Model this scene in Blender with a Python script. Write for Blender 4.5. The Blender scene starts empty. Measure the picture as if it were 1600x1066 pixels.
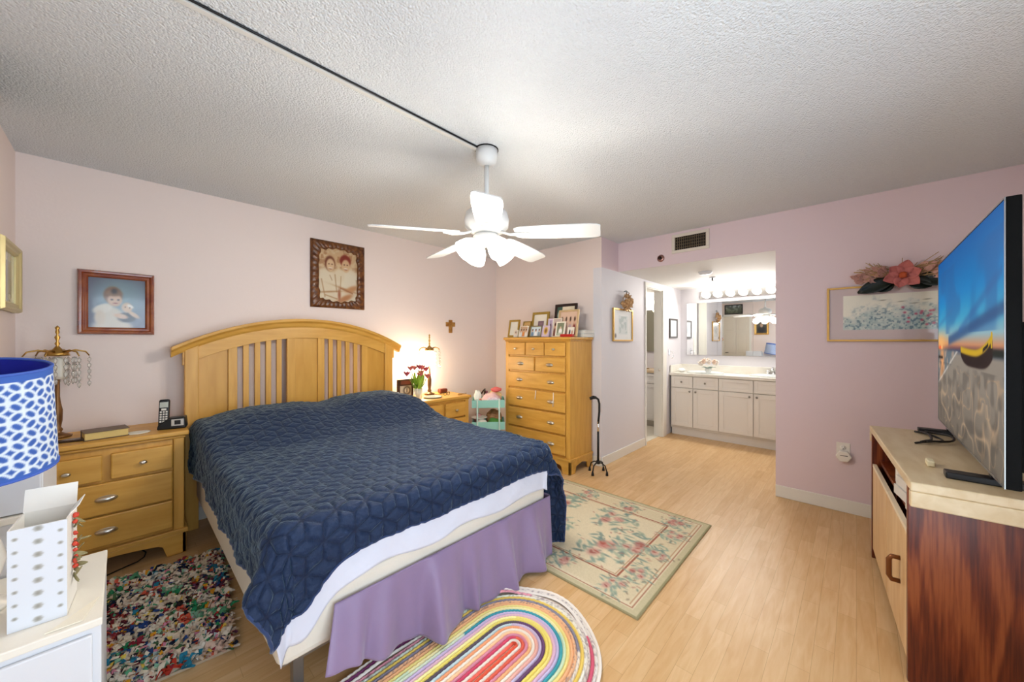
import bpy, bmesh, math, random
import numpy as np
from mathutils import Vector, Matrix
random.seed(7); RNG = np.random.default_rng(7)
SC = bpy.context.scene
C = SC.collection
PI = math.pi

# ---------------------------------------------------------------- camera
CAM_H = 1.334
cam = bpy.data.cameras.new('camera'); cam_o = bpy.data.objects.new('camera', cam); C.objects.link(cam_o)
cam.sensor_width = 36.0; cam.lens = 36.0 * 572.0 / 1600.0
cam.shift_y = 0.0; cam.clip_start = 0.02
cam_o.location = (0, 0, CAM_H)
cam_o.rotation_euler = (PI/2, 0, math.radians(43.25) - PI/2)
SC.camera = cam_o
# ---------------------------------------------------------------- view, world
SC.view_settings.view_transform = 'Standard'
SC.view_settings.look = 'None'
SC.view_settings.gamma = 1.0
SC.view_settings.use_curve_mapping = False
SC.cycles.caustics_reflective = False
SC.view_settings.exposure = 0.28
W = bpy.data.worlds.new('World'); SC.world = W; W.use_nodes = True
bg = W.node_tree.nodes['Background']; bg.inputs[0].default_value = (0.75, 0.87, 1.0, 1); bg.inputs[1].default_value = 1.5

def lamp(name, kind, loc, energy, color=(1, 1, 1), size=0.1, size_y=None, target=None):
    l = bpy.data.lights.new(name, kind); l.energy = energy; l.color = color
    if kind == 'AREA':
        l.size = size
        if size_y: l.shape = 'RECTANGLE'; l.size_y = size_y
    else: l.shadow_soft_size = size
    o = bpy.data.objects.new(name, l); C.objects.link(o); o.location = loc
    if target is not None:
        d = Vector(target) - Vector(loc); o.rotation_euler = d.to_track_quat('-Z', 'Y').to_euler()
    return o
# daylight through the glass doors in the south wall (behind the camera)
lamp('daylight', 'AREA', (0.55, -0.72, 1.15), 40, (0.70, 0.85, 1.0), 1.7, 1.9, (1.1, 2.8, 3.0))

# ---------------------------------------------------------------- materials
def s2l(c):
    c = np.asarray(c, dtype=float)
    return np.where(c <= 0.04045, c/12.92, ((c+0.055)/1.055)**2.4)
def rgb(h):
    if isinstance(h, str):
        h = h.lstrip('#'); h = [int(h[i:i+2], 16)/255 for i in (0, 2, 4)]
    return tuple(float(x) for x in s2l(h)) + (1.0,)
MATS = {}
def newmat(name):
    m = bpy.data.materials.new(name); m.use_nodes = True
    nt = m.node_tree; b = nt.nodes['Principled BSDF']
    return m, nt, b
def mat(name, col, rough=0.5, metal=0.0, spec=0.5, emit=None, estr=0.0, bump=None, var=None, sheen=0.0, coat=0.0, trans=0.0, ior=1.45, alpha=1.0):
    """bump=(scale, strength, distance), var=(scale, second colour, stretch xyz)"""
    if name in MATS: return MATS[name]
    m, nt, b = newmat(name); N = nt.nodes; L = nt.links
    b.inputs['Base Color'].default_value = rgb(col); b.inputs['Roughness'].default_value = rough
    b.inputs['Metallic'].default_value = metal; b.inputs['Specular IOR Level'].default_value = spec
    b.inputs['Sheen Weight'].default_value = sheen; b.inputs['Coat Weight'].default_value = coat
    b.inputs['Transmission Weight'].default_value = trans; b.inputs['IOR'].default_value = ior; b.inputs['Alpha'].default_value = alpha
    if emit is not None:
        b.inputs['Emission Color'].default_value = rgb(emit); b.inputs['Emission Strength'].default_value = estr
    if bump or var:
        tc = N.new('ShaderNodeTexCoord')
    if var:
        mp = N.new('ShaderNodeMapping'); L.new(tc.outputs['Object'], mp.inputs[0]); mp.inputs['Scale'].default_value = var[2]
        n = N.new('ShaderNodeTexNoise'); n.inputs['Scale'].default_value = var[0]; n.inputs['Detail'].default_value = 5; n.inputs['Distortion'].default_value = 0.4
        L.new(mp.outputs[0], n.inputs['Vector'])
        r = N.new('ShaderNodeValToRGB'); r.color_ramp.elements[0].position = 0.35; r.color_ramp.elements[1].position = 0.65
        r.color_ramp.elements[0].color = rgb(var[1]); r.color_ramp.elements[1].color = rgb(col)
        L.new(n.outputs['Fac'], r.inputs[0]); L.new(r.outputs[0], b.inputs['Base Color'])
    if bump:
        n2 = N.new('ShaderNodeTexNoise'); n2.inputs['Scale'].default_value = bump[0]; n2.inputs['Detail'].default_value = 3
        L.new(tc.outputs['Object'], n2.inputs['Vector'])
        bp = N.new('ShaderNodeBump'); bp.inputs['Strength'].default_value = bump[1]; bp.inputs['Distance'].default_value = bump[2]
        L.new(n2.outputs['Fac'], bp.inputs['Height']); L.new(bp.outputs[0], b.inputs['Normal'])
    MATS[name] = m; return m
def painted(name, rough=0.5, spec=0.4, emit=0.0, bump=None, coat=0.0):
    if name in MATS: return MATS[name]
    m, nt, b = newmat(name); N = nt.nodes; L = nt.links
    a = N.new('ShaderNodeAttribute'); a.attribute_name = 'Col'
    L.new(a.outputs['Color'], b.inputs['Base Color'])
    b.inputs['Roughness'].default_value = rough; b.inputs['Specular IOR Level'].default_value = spec; b.inputs['Coat Weight'].default_value = coat
    if emit:
        L.new(a.outputs['Color'], b.inputs['Emission Color']); b.inputs['Emission Strength'].default_value = emit
    if bump:
        tc = N.new('ShaderNodeTexCoord'); n2 = N.new('ShaderNodeTexNoise'); n2.inputs['Scale'].default_value = bump[0]
        L.new(tc.outputs['Object'], n2.inputs['Vector'])
        bp = N.new('ShaderNodeBump'); bp.inputs['Strength'].default_value = bump[1]; bp.inputs['Distance'].default_value = bump[2]
        L.new(n2.outputs['Fac'], bp.inputs['Height']); L.new(bp.outputs[0], b.inputs['Normal'])
    MATS[name] = m; return m

PINK, PINK2 = '#E6CDCB', '#E2C9C8'
M_wall = mat('warm lit pink wall', '#EADBD4', 0.6, bump=(60, 0.05, 0.01))  # warm light of the headboard side put into the wall pink
M_soffit = mat('cooler pink wall', '#E0CCD0', 0.6, bump=(60, 0.05, 0.01))  # the room's pink without the headboard warmth
M_white_wall = mat('white wall paint', '#DFDCE0', 0.6, bump=(60, 0.05, 0.01))
M_trim = mat('white gloss trim', '#E9E6DD', 0.35)
M_white = mat('white lacquer', '#E0E2E6', 0.35)
M_cab = mat('white cabinet paint', '#EFEAE2', 0.4)
M_maple = mat('golden maple along', '#DAA64E', 0.38, var=(3.0, '#CB963F', (1.2, 9, 9)))
M_maple_v = mat('golden maple upright', '#DAA64E', 0.38, var=(3.0, '#CD9842', (9, 9, 1.0)))
M_maple_p = mat('golden maple panel', '#D4A048', 0.38, var=(2.5, '#C8933C', (5, 5, 1.0)))
M_nickel = mat('brushed nickel', '#D9D4CA', 0.28, 1.0)
M_brass = mat('antique brass', '#B8914E', 0.3, 1.0)
M_gold = mat('gold leaf frame', '#C39A55', 0.38, 0.75)
M_black = mat('black plastic', '#111113', 0.4)
M_dark = mat('dark rubber', '#1B1A1B', 0.65)
M_chrome = mat('chrome', '#E6E6E6', 0.12, 1.0)
M_glass = mat('clear glass', '#FFFFFF', 0.02, trans=1.0, ior=1.45)
M_crystal = mat('cut crystal', '#F4F2EC', 0.06, trans=0.75, ior=1.5)
M_mirror = mat('mirror silver', '#F2F4F4', 0.015, 1.0)
M_cream_metal = mat('brushed grey steel', '#8F8B86', 0.4, 0.8)

def wood_floor():
    m, nt, b = newmat('beech strip laminate'); N = nt.nodes; L = nt.links
    tc = N.new('ShaderNodeTexCoord')
    br = N.new('ShaderNodeTexBrick'); br.offset = 0.37; br.offset_frequency = 2
    br.inputs['Scale'].default_value = 1.0; br.inputs['Brick Width'].default_value = 0.52; br.inputs['Row Height'].default_value = 0.068
    br.inputs['Mortar Size'].default_value = 0.0009; br.inputs['Mortar Smooth'].default_value = 0.2; br.inputs['Bias'].default_value = 0.0
    br.inputs['Color1'].default_value = rgb('#DFBD8E'); br.inputs['Color2'].default_value = rgb('#D3AD7A'); br.inputs['Mortar'].default_value = rgb('#BE9A68')
    L.new(tc.outputs['Object'], br.inputs['Vector'])
    mp = N.new('ShaderNodeMapping'); mp.inputs['Scale'].default_value = (1.6, 14, 1); L.new(tc.outputs['Object'], mp.inputs[0])
    n = N.new('ShaderNodeTexNoise'); n.inputs['Scale'].default_value = 3; n.inputs['Detail'].default_value = 6; n.inputs['Distortion'].default_value = 0.8; L.new(mp.outputs[0], n.inputs[0])
    r = N.new('ShaderNodeValToRGB'); r.color_ramp.elements[0].position = .3; r.color_ramp.elements[1].position = .7
    r.color_ramp.elements[0].color = rgb('#EDDCC6'); r.color_ramp.elements[1].color = (1, 1, 1, 1); L.new(n.outputs['Fac'], r.inputs[0])
    mx = N.new('ShaderNodeMix'); mx.data_type = 'RGBA'; mx.blend_type = 'MULTIPLY'; mx.inputs[0].default_value = 0.75
    L.new(br.outputs['Color'], mx.inputs[6]); L.new(r.outputs[0], mx.inputs[7]); L.new(mx.outputs[2], b.inputs['Base Color'])
    b.inputs['Roughness'].default_value = 0.36; b.inputs['Specular IOR Level'].default_value = 0.4
    return m
M_floor = wood_floor()
def popcorn():
    m, nt, b = newmat('popcorn ceiling'); N = nt.nodes; L = nt.links
    b.inputs['Base Color'].default_value = rgb('#E0E3E4'); b.inputs['Roughness'].default_value = 0.9; b.inputs['Specular IOR Level'].default_value = 0.1
    tc = N.new('ShaderNodeTexCoord')
    v = N.new('ShaderNodeTexVoronoi'); v.inputs['Scale'].default_value = 125; L.new(tc.outputs['Object'], v.inputs['Vector'])
    n = N.new('ShaderNodeTexNoise'); n.inputs['Scale'].default_value = 110; n.inputs['Detail'].default_value = 4; L.new(tc.outputs['Object'], n.inputs['Vector'])
    ma = N.new('ShaderNodeMath'); ma.operation = 'SUBTRACT'; L.new(n.outputs['Fac'], ma.inputs[0]); L.new(v.outputs['Distance'], ma.inputs[1])
    bp = N.new('ShaderNodeBump'); bp.inputs['Strength'].default_value = 0.6; bp.inputs['Distance'].default_value = 0.010
    L.new(ma.outputs[0], bp.inputs['Height']); L.new(bp.outputs[0], b.inputs['Normal'])
    return m
M_ceil = popcorn()
def redwood():
    m, nt, b = newmat('red brown wood veneer'); N = nt.nodes; L = nt.links
    tc = N.new('ShaderNodeTexCoord')
    mp = N.new('ShaderNodeMapping'); mp.inputs['Scale'].default_value = (6, 6, 0.75); L.new(tc.outputs['Object'], mp.inputs[0])
    n0 = N.new('ShaderNodeTexNoise'); n0.inputs['Scale'].default_value = 1.3; n0.inputs['Detail'].default_value = 2; n0.inputs['Distortion'].default_value = 0.6; L.new(mp.outputs[0], n0.inputs[0])
    ms = N.new('ShaderNodeMath'); ms.operation = 'MULTIPLY'; ms.inputs[1].default_value = 22; L.new(n0.outputs['Fac'], ms.inputs[0])
    sn = N.new('ShaderNodeMath'); sn.operation = 'SINE'; L.new(ms.outputs[0], sn.inputs[0])
    mp2 = N.new('ShaderNodeMapping'); mp2.inputs['Scale'].default_value = (60, 60, 3); L.new(tc.outputs['Object'], mp2.inputs[0])
    n1 = N.new('ShaderNodeTexNoise'); n1.inputs['Scale'].default_value = 2; n1.inputs['Detail'].default_value = 5; L.new(mp2.outputs[0], n1.inputs[0])
    ad = N.new('ShaderNodeMath'); ad.operation = 'MULTIPLY_ADD'; ad.inputs[1].default_value = 0.22; L.new(sn.outputs[0], ad.inputs[0]); L.new(n1.outputs['Fac'], ad.inputs[2])
    r = N.new('ShaderNodeValToRGB'); e = r.color_ramp.elements
    e[0].position = .2; e[0].color = rgb('#4E1A0A'); e[1].position = .75; e[1].color = rgb('#8E4A24')
    x = e.new(.48); x.color = rgb('#702E13')
    L.new(ad.outputs[0], r.inputs[0]); L.new(r.outputs[0], b.inputs['Base Color'])
    b.inputs['Roughness'].default_value = .35
    return m
M_red = redwood()
M_birch = mat('pale birch laminate', '#DCC8A4', 0.4, var=(2.5, '#D0B88F', (2, 8, 8)))
def quilt_mat():
    m, nt, b = newmat('navy velvet quilting'); N = nt.nodes; L = nt.links
    tc = N.new('ShaderNodeTexCoord')
    mp = N.new('ShaderNodeMapping'); mp.inputs['Scale'].default_value = (14, 38, 20); L.new(tc.outputs['Object'], mp.inputs[0])
    n = N.new('ShaderNodeTexNoise'); n.inputs['Scale'].default_value = 2.2; n.inputs['Detail'].default_value = 4; n.inputs['Distortion'].default_value = .5; L.new(mp.outputs[0], n.inputs[0])
    bp = N.new('ShaderNodeBump'); bp.inputs['Strength'].default_value = 0.6; bp.inputs['Distance'].default_value = 0.012
    L.new(n.outputs['Fac'], bp.inputs['Height']); L.new(bp.outputs[0], b.inputs['Normal'])
    at = N.new('ShaderNodeAttribute'); at.attribute_name = 'Col'; L.new(at.outputs['Color'], b.inputs['Base Color'])
    b.inputs['Roughness'].default_value = .6; b.inputs['Specular IOR Level'].default_value = .25
    b.inputs['Sheen Weight'].default_value = .7; b.inputs['Sheen Roughness'].default_value = .35; b.inputs['Sheen Tint'].default_value = rgb('#9DB6BC')
    return m
M_quilt = quilt_mat()

# ---------------------------------------------------------------- mesh builder
class MB:
    def __init__(s): s.v = []; s.f = []; s.sm = []; s.mi = []; s.col = None
    def _add(s, vs, fs, smooth=False, mi=0):
        o = len(s.v); s.v += [tuple(map(float, p)) for p in vs]
        for f in fs: s.f.append([i+o for i in f]); s.sm.append(smooth); s.mi.append(mi)
        return s
    def box(s, x0, x1, y0, y1, z0, z1, R=None, at=(0, 0, 0), mi=0):
        vs = [(x, y, z) for z in (z0, z1) for y in (y0, y1) for x in (x0, x1)]
        if R is not None: vs = [tuple(R @ Vector(p) + Vector(at)) for p in vs]
        return s._add(vs, [(0, 2, 3, 1), (4, 5, 7, 6), (0, 1, 5, 4), (2, 6, 7, 3), (0, 4, 6, 2), (1, 3, 7, 5)], False, mi)
    def rings(s, rings, caps=True, closed=True, smooth=True, mi=0):
        n = len(rings[0]); vs = [p for r in rings for p in r]; fs = []
        for i in range(len(rings)-1):
            for j in range(n if closed else n-1):
                a = i*n+j; b = i*n+(j+1) % n; fs.append((a, b, b+n, a+n))
        s._add(vs, fs, smooth, mi)
        if caps and closed:
            o = len(s.v)-len(vs)
            s.f.append([o+i for i in range(n)][::-1]); s.sm.append(False); s.mi.append(mi)
            s.f.append([o+(len(rings)-1)*n+i for i in range(n)]); s.sm.append(False); s.mi.append(mi)
        return s
    def tube(s, pts, r, n=10, caps=True, flat=1.0, mi=0):
        pts = [Vector(p) for p in pts]; rs = r if isinstance(r, (list, tuple)) else [r]*len(pts)
        up = None; rings = []
        for i, p in enumerate(pts):
            t = (pts[min(i+1, len(pts)-1)]-pts[max(i-1, 0)]).normalized()
            if up is None:
                up = Vector((0, 0, 1)) if abs(t.z) < .9 else Vector((1, 0, 0))
            u = (up - t*up.dot(t)).normalized(); w = t.cross(u); up = u
            rings.append([tuple(p+(u*math.cos(a)*flat+w*math.sin(a))*rs[i]) for a in [2*PI*k/n for k in range(n)]])
        return s.rings(rings, caps, mi=mi)
    def lathe(s, prof, n=24, c=(0, 0, 0), caps=True, R=None, mi=0):
        rings = []
        for (r, z) in prof:
            ring = [Vector((r*math.cos(2*PI*k/n), r*math.sin(2*PI*k/n), z)) for k in range(n)]
            if R is not None: ring = [R @ p for p in ring]
            rings.append([tuple(p+Vector(c)) for p in ring])
        return s.rings(rings, caps, mi=mi)
    def prism(s, poly, d0, d1, plane='xz', mi=0):
        n = len(poly)
        f = {'xz': lambda a, b, d: (a, d, b), 'xy': lambda a, b, d: (a, b, d), 'yz': lambda a, b, d: (d, a, b)}[plane]
        vs = [f(a, b, d0) for a, b in poly]+[f(a, b, d1) for a, b in poly]
        fs = [tuple(range(n))[::-1], tuple(range(n, 2*n))]+[(i, (i+1) % n, n+(i+1) % n, n+i) for i in range(n)]
        return s._add(vs, fs, False, mi)
    def ball(s, c, r, n=14, noise=0, seed=0, mi=0):
        if not hasattr(r, '__len__'): r = (r, r, r)
        rg = random.Random(seed); ph = [rg.uniform(0, 6) for _ in range(6)]
        rings = []
        m = max(6, n//2)
        for i in range(m+1):
            th = PI*i/m if 0 < i < m else (0.02 if i == 0 else PI-.02)
            ring = []
            for k in range(n):
                a = 2*PI*k/n
                x, y, z = math.sin(th)*math.cos(a), math.sin(th)*math.sin(a), math.cos(th)
                q = 1+noise*(math.sin(5*x+ph[0])+math.sin(6*y+ph[1])+math.sin(7*z+ph[2]+3*x))/2
                ring.append((c[0]+r[0]*x*q, c[1]+r[1]*y*q, c[2]+r[2]*z*q))
            rings.append(ring)
        return s.rings(rings[::-1], True, mi=mi)
    def grid(s, P, smooth=True, mi=0):
        ny, nx = P.shape[:2]; o = len(s.v); s.v += [tuple(p) for p in P.reshape(-1, 3).tolist()]
        for j in range(ny-1):
            for i in range(nx-1):
                a = o+j*nx+i; s.f.append([a, a+1, a+nx+1, a+nx]); s.sm.append(smooth); s.mi.append(mi)
        return s
    def build(s, name, mats, parent=None, bevel=0.0, solid=0.0, sub=0, seg=2):
        me = bpy.data.meshes.new(name); me.from_pydata(s.v, [], s.f)
        me.polygons.foreach_set('use_smooth', s.sm)
        if not isinstance(mats, (list, tuple)): mats = [mats]
        for m in mats: me.materials.append(m)
        if len(mats) > 1: me.polygons.foreach_set('material_index', s.mi)
        if s.col is not None:
            ca = me.color_attributes.new('Col', 'FLOAT_COLOR', 'POINT')
            cc = np.ones((len(s.v), 4), np.float32); cc[:, :3] = s2l(np.clip(np.asarray(s.col).reshape(-1, 3), 0, 1)); ca.data.foreach_set('color', cc.ravel())
        me.update()
        bm = bmesh.new(); bm.from_mesh(me); bmesh.ops.recalc_face_normals(bm, faces=bm.faces); bm.to_mesh(me); bm.free()
        o = bpy.data.objects.new(name, me); C.objects.link(o)
        if parent is not None: o.parent = parent
        if solid:
            md = o.modifiers.new('solid', 'SOLIDIFY'); md.thickness = solid; md.offset = 0
        if bevel:
            md = o.modifiers.new('bevel', 'BEVEL'); md.width = bevel; md.segments = seg; md.limit_method = 'ANGLE'; md.angle_limit = math.radians(40)
        if sub:
            md = o.modifiers.new('sub', 'SUBSURF'); md.levels = sub; md.render_levels = sub
        return o
def thing(name, label, cat, loc=(0, 0, 0), rotz=0.0, group=None, rot=None):
    o = bpy.data.objects.new(name, None); C.objects.link(o); o.empty_display_size = .05
    o.location = loc; o.rotation_euler = rot if rot is not None else (0, 0, rotz)
    return tag(o, label, cat, group)
def tag(o, label, cat, group=None):
    o['label'] = label; o['category'] = cat
    if group: o['group'] = group
    return o
def struct(name, mb, m, bevel=0.0, label=None):
    o = mb.build(name, m, None, bevel); o['kind'] = 'structure'
    if label: o['label'] = label
    return o
def copy_tree(o, parent=None):
    c = o.copy(); C.objects.link(c)
    if parent is not None: c.parent = parent
    for ch in list(o.children): copy_tree(ch, c)
    return c

# --- flat pictures: a fine grid whose colours are computed from shapes
def sm(x, w=1.0): return 1/(1+np.exp(-np.clip(x/w, -40, 40)))
class Paint:
    def __init__(s, nx, ny, w, h):
        s.u, s.v = np.meshgrid(np.linspace(0, 1, nx), np.linspace(0, 1, ny)); s.x = s.u*w; s.y = s.v*h
        s.c = np.zeros((ny, nx, 3)); s.nx, s.ny, s.w, s.h = nx, ny, w, h
        s.rng = np.random.default_rng(nx*7+ny)
    def fill(s, col): s.c[:] = hexc(col); return s
    def mix(s, m, col): s.c += (hexc(col)-s.c)*np.clip(m, 0, 1)[..., None]; return s
    def vgrad(s, stops):
        vs = [a for a, _ in stops]; cs = np.array([hexc(b) for _, b in stops])
        for k in range(3): s.c[..., k] = np.interp(s.v, vs, cs[:, k])
        return s
    def ell(s, cx, cy, rx, ry, col, soft=.08, rot=0, op=1.0):
        dx, dy = s.u-cx, s.v-cy
        if rot: dx, dy = dx*math.cos(rot)+dy*math.sin(rot), -dx*math.sin(rot)+dy*math.cos(rot)
        d = np.sqrt((dx/rx)**2+(dy/ry)**2)
        return s.mix(sm(1-d, soft)*op, col)
    def rect(s, x0, x1, y0, y1, col, op=1.0):
        return s.mix(((s.u >= x0) & (s.u <= x1) & (s.v >= y0) & (s.v <= y1))*op, col)
    def noise(s, sc, seed=0):
        r = np.random.default_rng(seed); g = r.random((int(sc*s.h/s.w)+3, int(sc)+3))
        X = s.u*sc; Y = s.v*sc*s.h/s.w; i = X.astype(int); j = np.minimum(Y.astype(int), g.shape[0]-2); fx = X-i; fy = Y-j
        fx = fx*fx*(3-2*fx); fy = fy*fy*(3-2*fy)
        return (g[j, i]*(1-fx)+g[j, i+1]*fx)*(1-fy)+(g[j+1, i]*(1-fx)+g[j+1, i+1]*fx)*fy
    def panel(s, name, m, parent, y=0.0, x0=None, z0=0.0, plane='xz'):
        x0 = -s.w/2 if x0 is None else x0
        if plane == 'xz': P = np.stack([s.x+x0, np.full_like(s.x, y), s.y+z0], -1)
        else: P = np.stack([s.x+x0, s.y+z0, np.full_like(s.x, y)], -1)
        mb = MB().grid(P, False); mb.col = s.c
        return mb.build(name, m, parent)
def hexc(h):
    if isinstance(h, str):
        h = h.lstrip('#'); return np.array([int(h[i:i+2], 16)/255 for i in (0, 2, 4)])
    return np.asarray(h, float)

# ---------------------------------------------------------------- the room
H = 2.44; XL = -.43; XR = 3.857; YB = 3.57; YR = -.80; XD = 3.48; YW = 1.97; XV = 5.88; ZA = 2.118; YA = .507
struct('floor', MB().box(XL-.1, 6.2, YR-.1, YB+.1, -.1, 0), M_floor)
struct('ceiling', MB().box(XL-.1, XR+.1, YR-.1, YB+.1, H, H+.1), M_ceil)
struct('wall_north', MB().box(XL-.1, XD+.1, YB, YB+.1, 0, H), M_wall)
struct('wall_west', MB().box(XL-.1, XL, YR, YB, 0, H), M_wall)
struct('wall_northeast', MB().box(XD, XD+.1, YW+.1, YB, 0, H).box(XD, XD+.1, YW+.001, YW+.1, ZA, H), M_wall)
struct('wall_soffit', MB().box(XD+.1, XR, YW, YW+.1, ZA, H).box(XR, XR+.003, YA, YW+.1, ZA, H).box(XR+.003, XR+.1, YA, YW+.1, ZA+.02, H).box(XD+.0005, XD+.1, YW, YW+.0008, ZA, H), M_soffit)
mb = MB().box(XD+.0005, 4.58, YW, YW+.1, 0, ZA).box(4.58, 5.16, YW, YW+.1, 2.04, ZA).box(5.16, 6.2, YW, YW+.1, 0, ZA)
struct('wall_hall', mb, M_white_wall)
struct('wall_east', MB().box(XR, XR+.1, YR-.1, YA, 0, H), M_soffit)
struct('wall_vanity', MB().box(XV, XV+.1, YA-.1, YW, 0, ZA+.1).box(XR+.1, XV, YA-.1, YA, 0, ZA+.1), M_white_wall)
struct('ceiling_alcove', MB().box(XR+.0035, 6.3, YA-.1, YB, ZA, ZA+.08), mat('smooth white ceiling', '#ECEBE8', .7))
mb = MB().box(XL-.1, -.35, YR-.1, YR, 0, H).box(1.45, XR+.1, YR-.1, YR, 0, H).box(-.35, 1.45, YR-.1, YR, 2.15, H)
struct('wall_south', mb, M_wall)
w1 = struct('window_1', MB().box(-.35, 1.45, YR-.08, YR-.02, 0, .05).box(-.35, 1.45, YR-.08, YR-.02, 2.1, 2.15).box(-.35, -.3, YR-.08, YR-.02, .05, 2.1).box(1.4, 1.45, YR-.08, YR-.02, .05, 2.1).box(.52, .58, YR-.08, YR-.02, .05, 2.1), M_trim)
MB().box(-.3, 1.4, YR-.055, YR-.05, .05, 2.1).build('window_glass', M_glass, w1)
# bathroom behind the hall wall
M_tile = mat('cream floor tile', '#E9E0CC', .25)
struct('floor_bathroom', MB().box(4.3, 6.2, YW+.04, YB, 0, .006), M_tile)
struct('wall_bathroom_east', MB().box(6.1, 6.2, YW+.1, YB, 0, ZA), M_white_wall)
struct('wall_bathroom_west', MB().box(4.2, 4.3, YW+.1, YB, 0, ZA), M_white_wall)
struct('wall_bathroom_north', MB().box(4.2, 6.2, YB, YB+.1, 0, ZA), M_white_wall)
# baseboards
def baseboard(name, x0, x1, y0, y1, h=.1):
    struct(name, MB().box(x0, x1, y0, y1, 0, h), M_trim, .004)
baseboard('baseboard_north', XL, XD, YB-.012, YB)
baseboard('baseboard_northeast', XD-.012, XD, YW+.0, YB-.012)
baseboard('baseboard_hall', XD, 4.56, YW-.012, YW)
baseboard('baseboard_east', XR-.012, XR, YR, YA)
baseboard('baseboard_south', 1.5, XR-.012, YR, YR+.012)
baseboard('baseboard_west', XL, XL+.012, YR, YB-.012)
# bathroom doorway
d1 = struct('door_1', MB().box(5.14, 5.265, YW-.018, YW, 0, 2.09).box(4.555, 5.14, YW-.018, YW, 2.03, 2.09).box(4.565, 4.59, YW-.018, YW, 0, 2.03)
            .box(5.13, 5.16, YW, YW+.11, 0, 2.04).box(4.58, 4.60, YW, YW+.11, 0, 2.04).box(4.6, 5.13, YW, YW+.11, 2.02, 2.04), M_trim, .003)
MB().ball((5.125, YW+.03, .93), (.014, .014, .02)).build('strike_plate', M_nickel, d1)
# closet door in the west wall (seen in the mirror)
d2 = struct('door_2', MB().box(XL, XL+.02, 2.16, 2.21, 0, 2.1).box(XL, XL+.02, 2.86, 2.91, 0, 2.1).box(XL, XL+.02, 2.16, 2.91, 2.05, 2.1), M_trim, .003)
mb = MB().box(XL+.001, XL+.012, 2.21, 2.532, .01, 2.045).box(XL+.001, XL+.012, 2.538, 2.86, .01, 2.045)
for y0 in (2.21, 2.538):
    for z0, z1 in ((.15, .85), (1.0, 1.55), (1.65, 1.95)):
        mb.box(XL+.012, XL+.02, y0+.06, y0+.262, z0, z1)
MB_door = mb.build('door_panel', mat('off white door paint', '#DDD4C4', .45), d2, .006)
MB().tube([(XL+.02, 2.8, 1.0), (XL+.06, 2.8, 1.0), (XL+.06, 2.72, 1.0)], .01).build('door_handle', M_black, d2)

# ---------------------------------------------------------------- lamps of the ceiling
def ceiling_fan():
    fx, fy = 1.44, 1.556
    t = thing('ceiling_fan', 'white five bladed ceiling fan with lit glass shades on a long rod', 'ceiling fan', (fx, fy, 0))
    M_fan = mat('white fan enamel', '#DADAD8', .35)
    MB().lathe([(.0, 2.345), (.03, 2.345), (.055, 2.365), (.062, 2.39), (.064, 2.439)], 28).build('canopy', M_fan, t)
    MB().lathe([(.03, 2.4395), (.068, 2.4395), (.068, 2.434), (.03, 2.434)], 28, caps=False).build('canopy_ring', M_dark, t)
    MB().lathe([(.014, 2.08), (.014, 2.35)], 16).build('downrod', M_fan, t)
    MB().lathe([(.0, 1.95), (.07, 1.95), (.1, 1.965), (.125, 1.99), (.13, 2.03), (.12, 2.07), (.09, 2.095), (.04, 2.105), (.022, 2.13)], 36).build('motor_housing', M_fan, t)
    MB().lathe([(.0, 1.885), (.05, 1.885), (.075, 1.91), (.08, 1.935), (.06, 1.952), (0, 1.952)], 28).build('switch_housing', M_fan, t)
    right = np.array([.685, -.728]); fwd = np.array([.728, .685])
    base = math.atan2(-.728, .685)
    prof = [(.17, .045), (.2, .058), (.3, .066), (.45, .072), (.58, .072), (.625, .066), (.64, .055)]
    for k in range(5):
        a = base + math.radians(-14+72*k)
        Rz = Matrix.Rotation(a, 3, 'Z'); Rx = Matrix.Rotation(math.radians(-13), 3, 'X')
        poly = [(r, w) for r, w in prof]+[(r, -w) for r, w in prof[::-1]]
        m = MB()
        vs = []
        for dz in (0, .006):
            for x, y in poly: vs.append(tuple(Rz @ (Rx @ Vector((x, y, dz)) + Vector((0, 0, 1.945-(x-.17)*.045)))))
        n = len(poly)
        m._add(vs, [tuple(range(n))[::-1], tuple(range(n, 2*n))]+[(i, (i+1) % n, n+(i+1) % n, n+i) for i in range(n)])
        b = m.build('blade', M_fan, t, .0015)
        q = MB(); 
        q.tube([tuple(Rz @ Vector(p)) for p in ((.09, 0, 1.957), (.14, 0, 1.94), (.2, 0, 1.936), (.25, 0, 1.936))], [.018, .016, .022, .012], 8, flat=.4)
        q.build('blade_iron', M_fan, b)
    # light kit
    M_shade = mat('lit frosted glass', '#FFFFFF', .3, emit='#FFF6E4', estr=3.6)
    for k in range(4):
        a = base + math.radians(35+90*k)
        d = Vector((math.cos(a), math.sin(a), 0)); ax = (d*.75+Vector((0, 0, -.66))).normalized()
        R = Vector((0, 0, 1)).rotation_difference(ax).to_matrix()
        p0 = Vector((0, 0, 1.905))+d*.06
        sh = MB().lathe([(.02, .0), (.034, .01), (.052, .04), (.062, .075), (.066, .1), (.063, .1), (.058, .075), (.048, .04), (.03, .014)], 24, p0+ax*.015, caps=False, R=R).build('light_shade', M_shade, t)
        MB().lathe([(.0, -.012), (.022, -.01), (.024, .012), (.0, .014)], 16, p0+ax*.006, R=R).build('socket', M_fan, sh)
        MB().ball(p0+ax*.07, .024).build('bulb', M_shade, sh)
        o = lamp('fan_bulb_light', 'POINT', (0, 0, 0), 11.0, (1, .94, .85), .06); o.location = Vector((fx, fy, 0))+p0+ax*.15
ceiling_fan()
rw = thing('cable_raceway', 'thin white cable raceway with black edge running along ceiling to fan', 'cable channel', (0, 1.585, H))
MB().box(XL, 1.40, -.012, .012, -.012, -.0005).build('channel', mat('grey white plastic', '#DAD8D2', .5), rw, .002)
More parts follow.
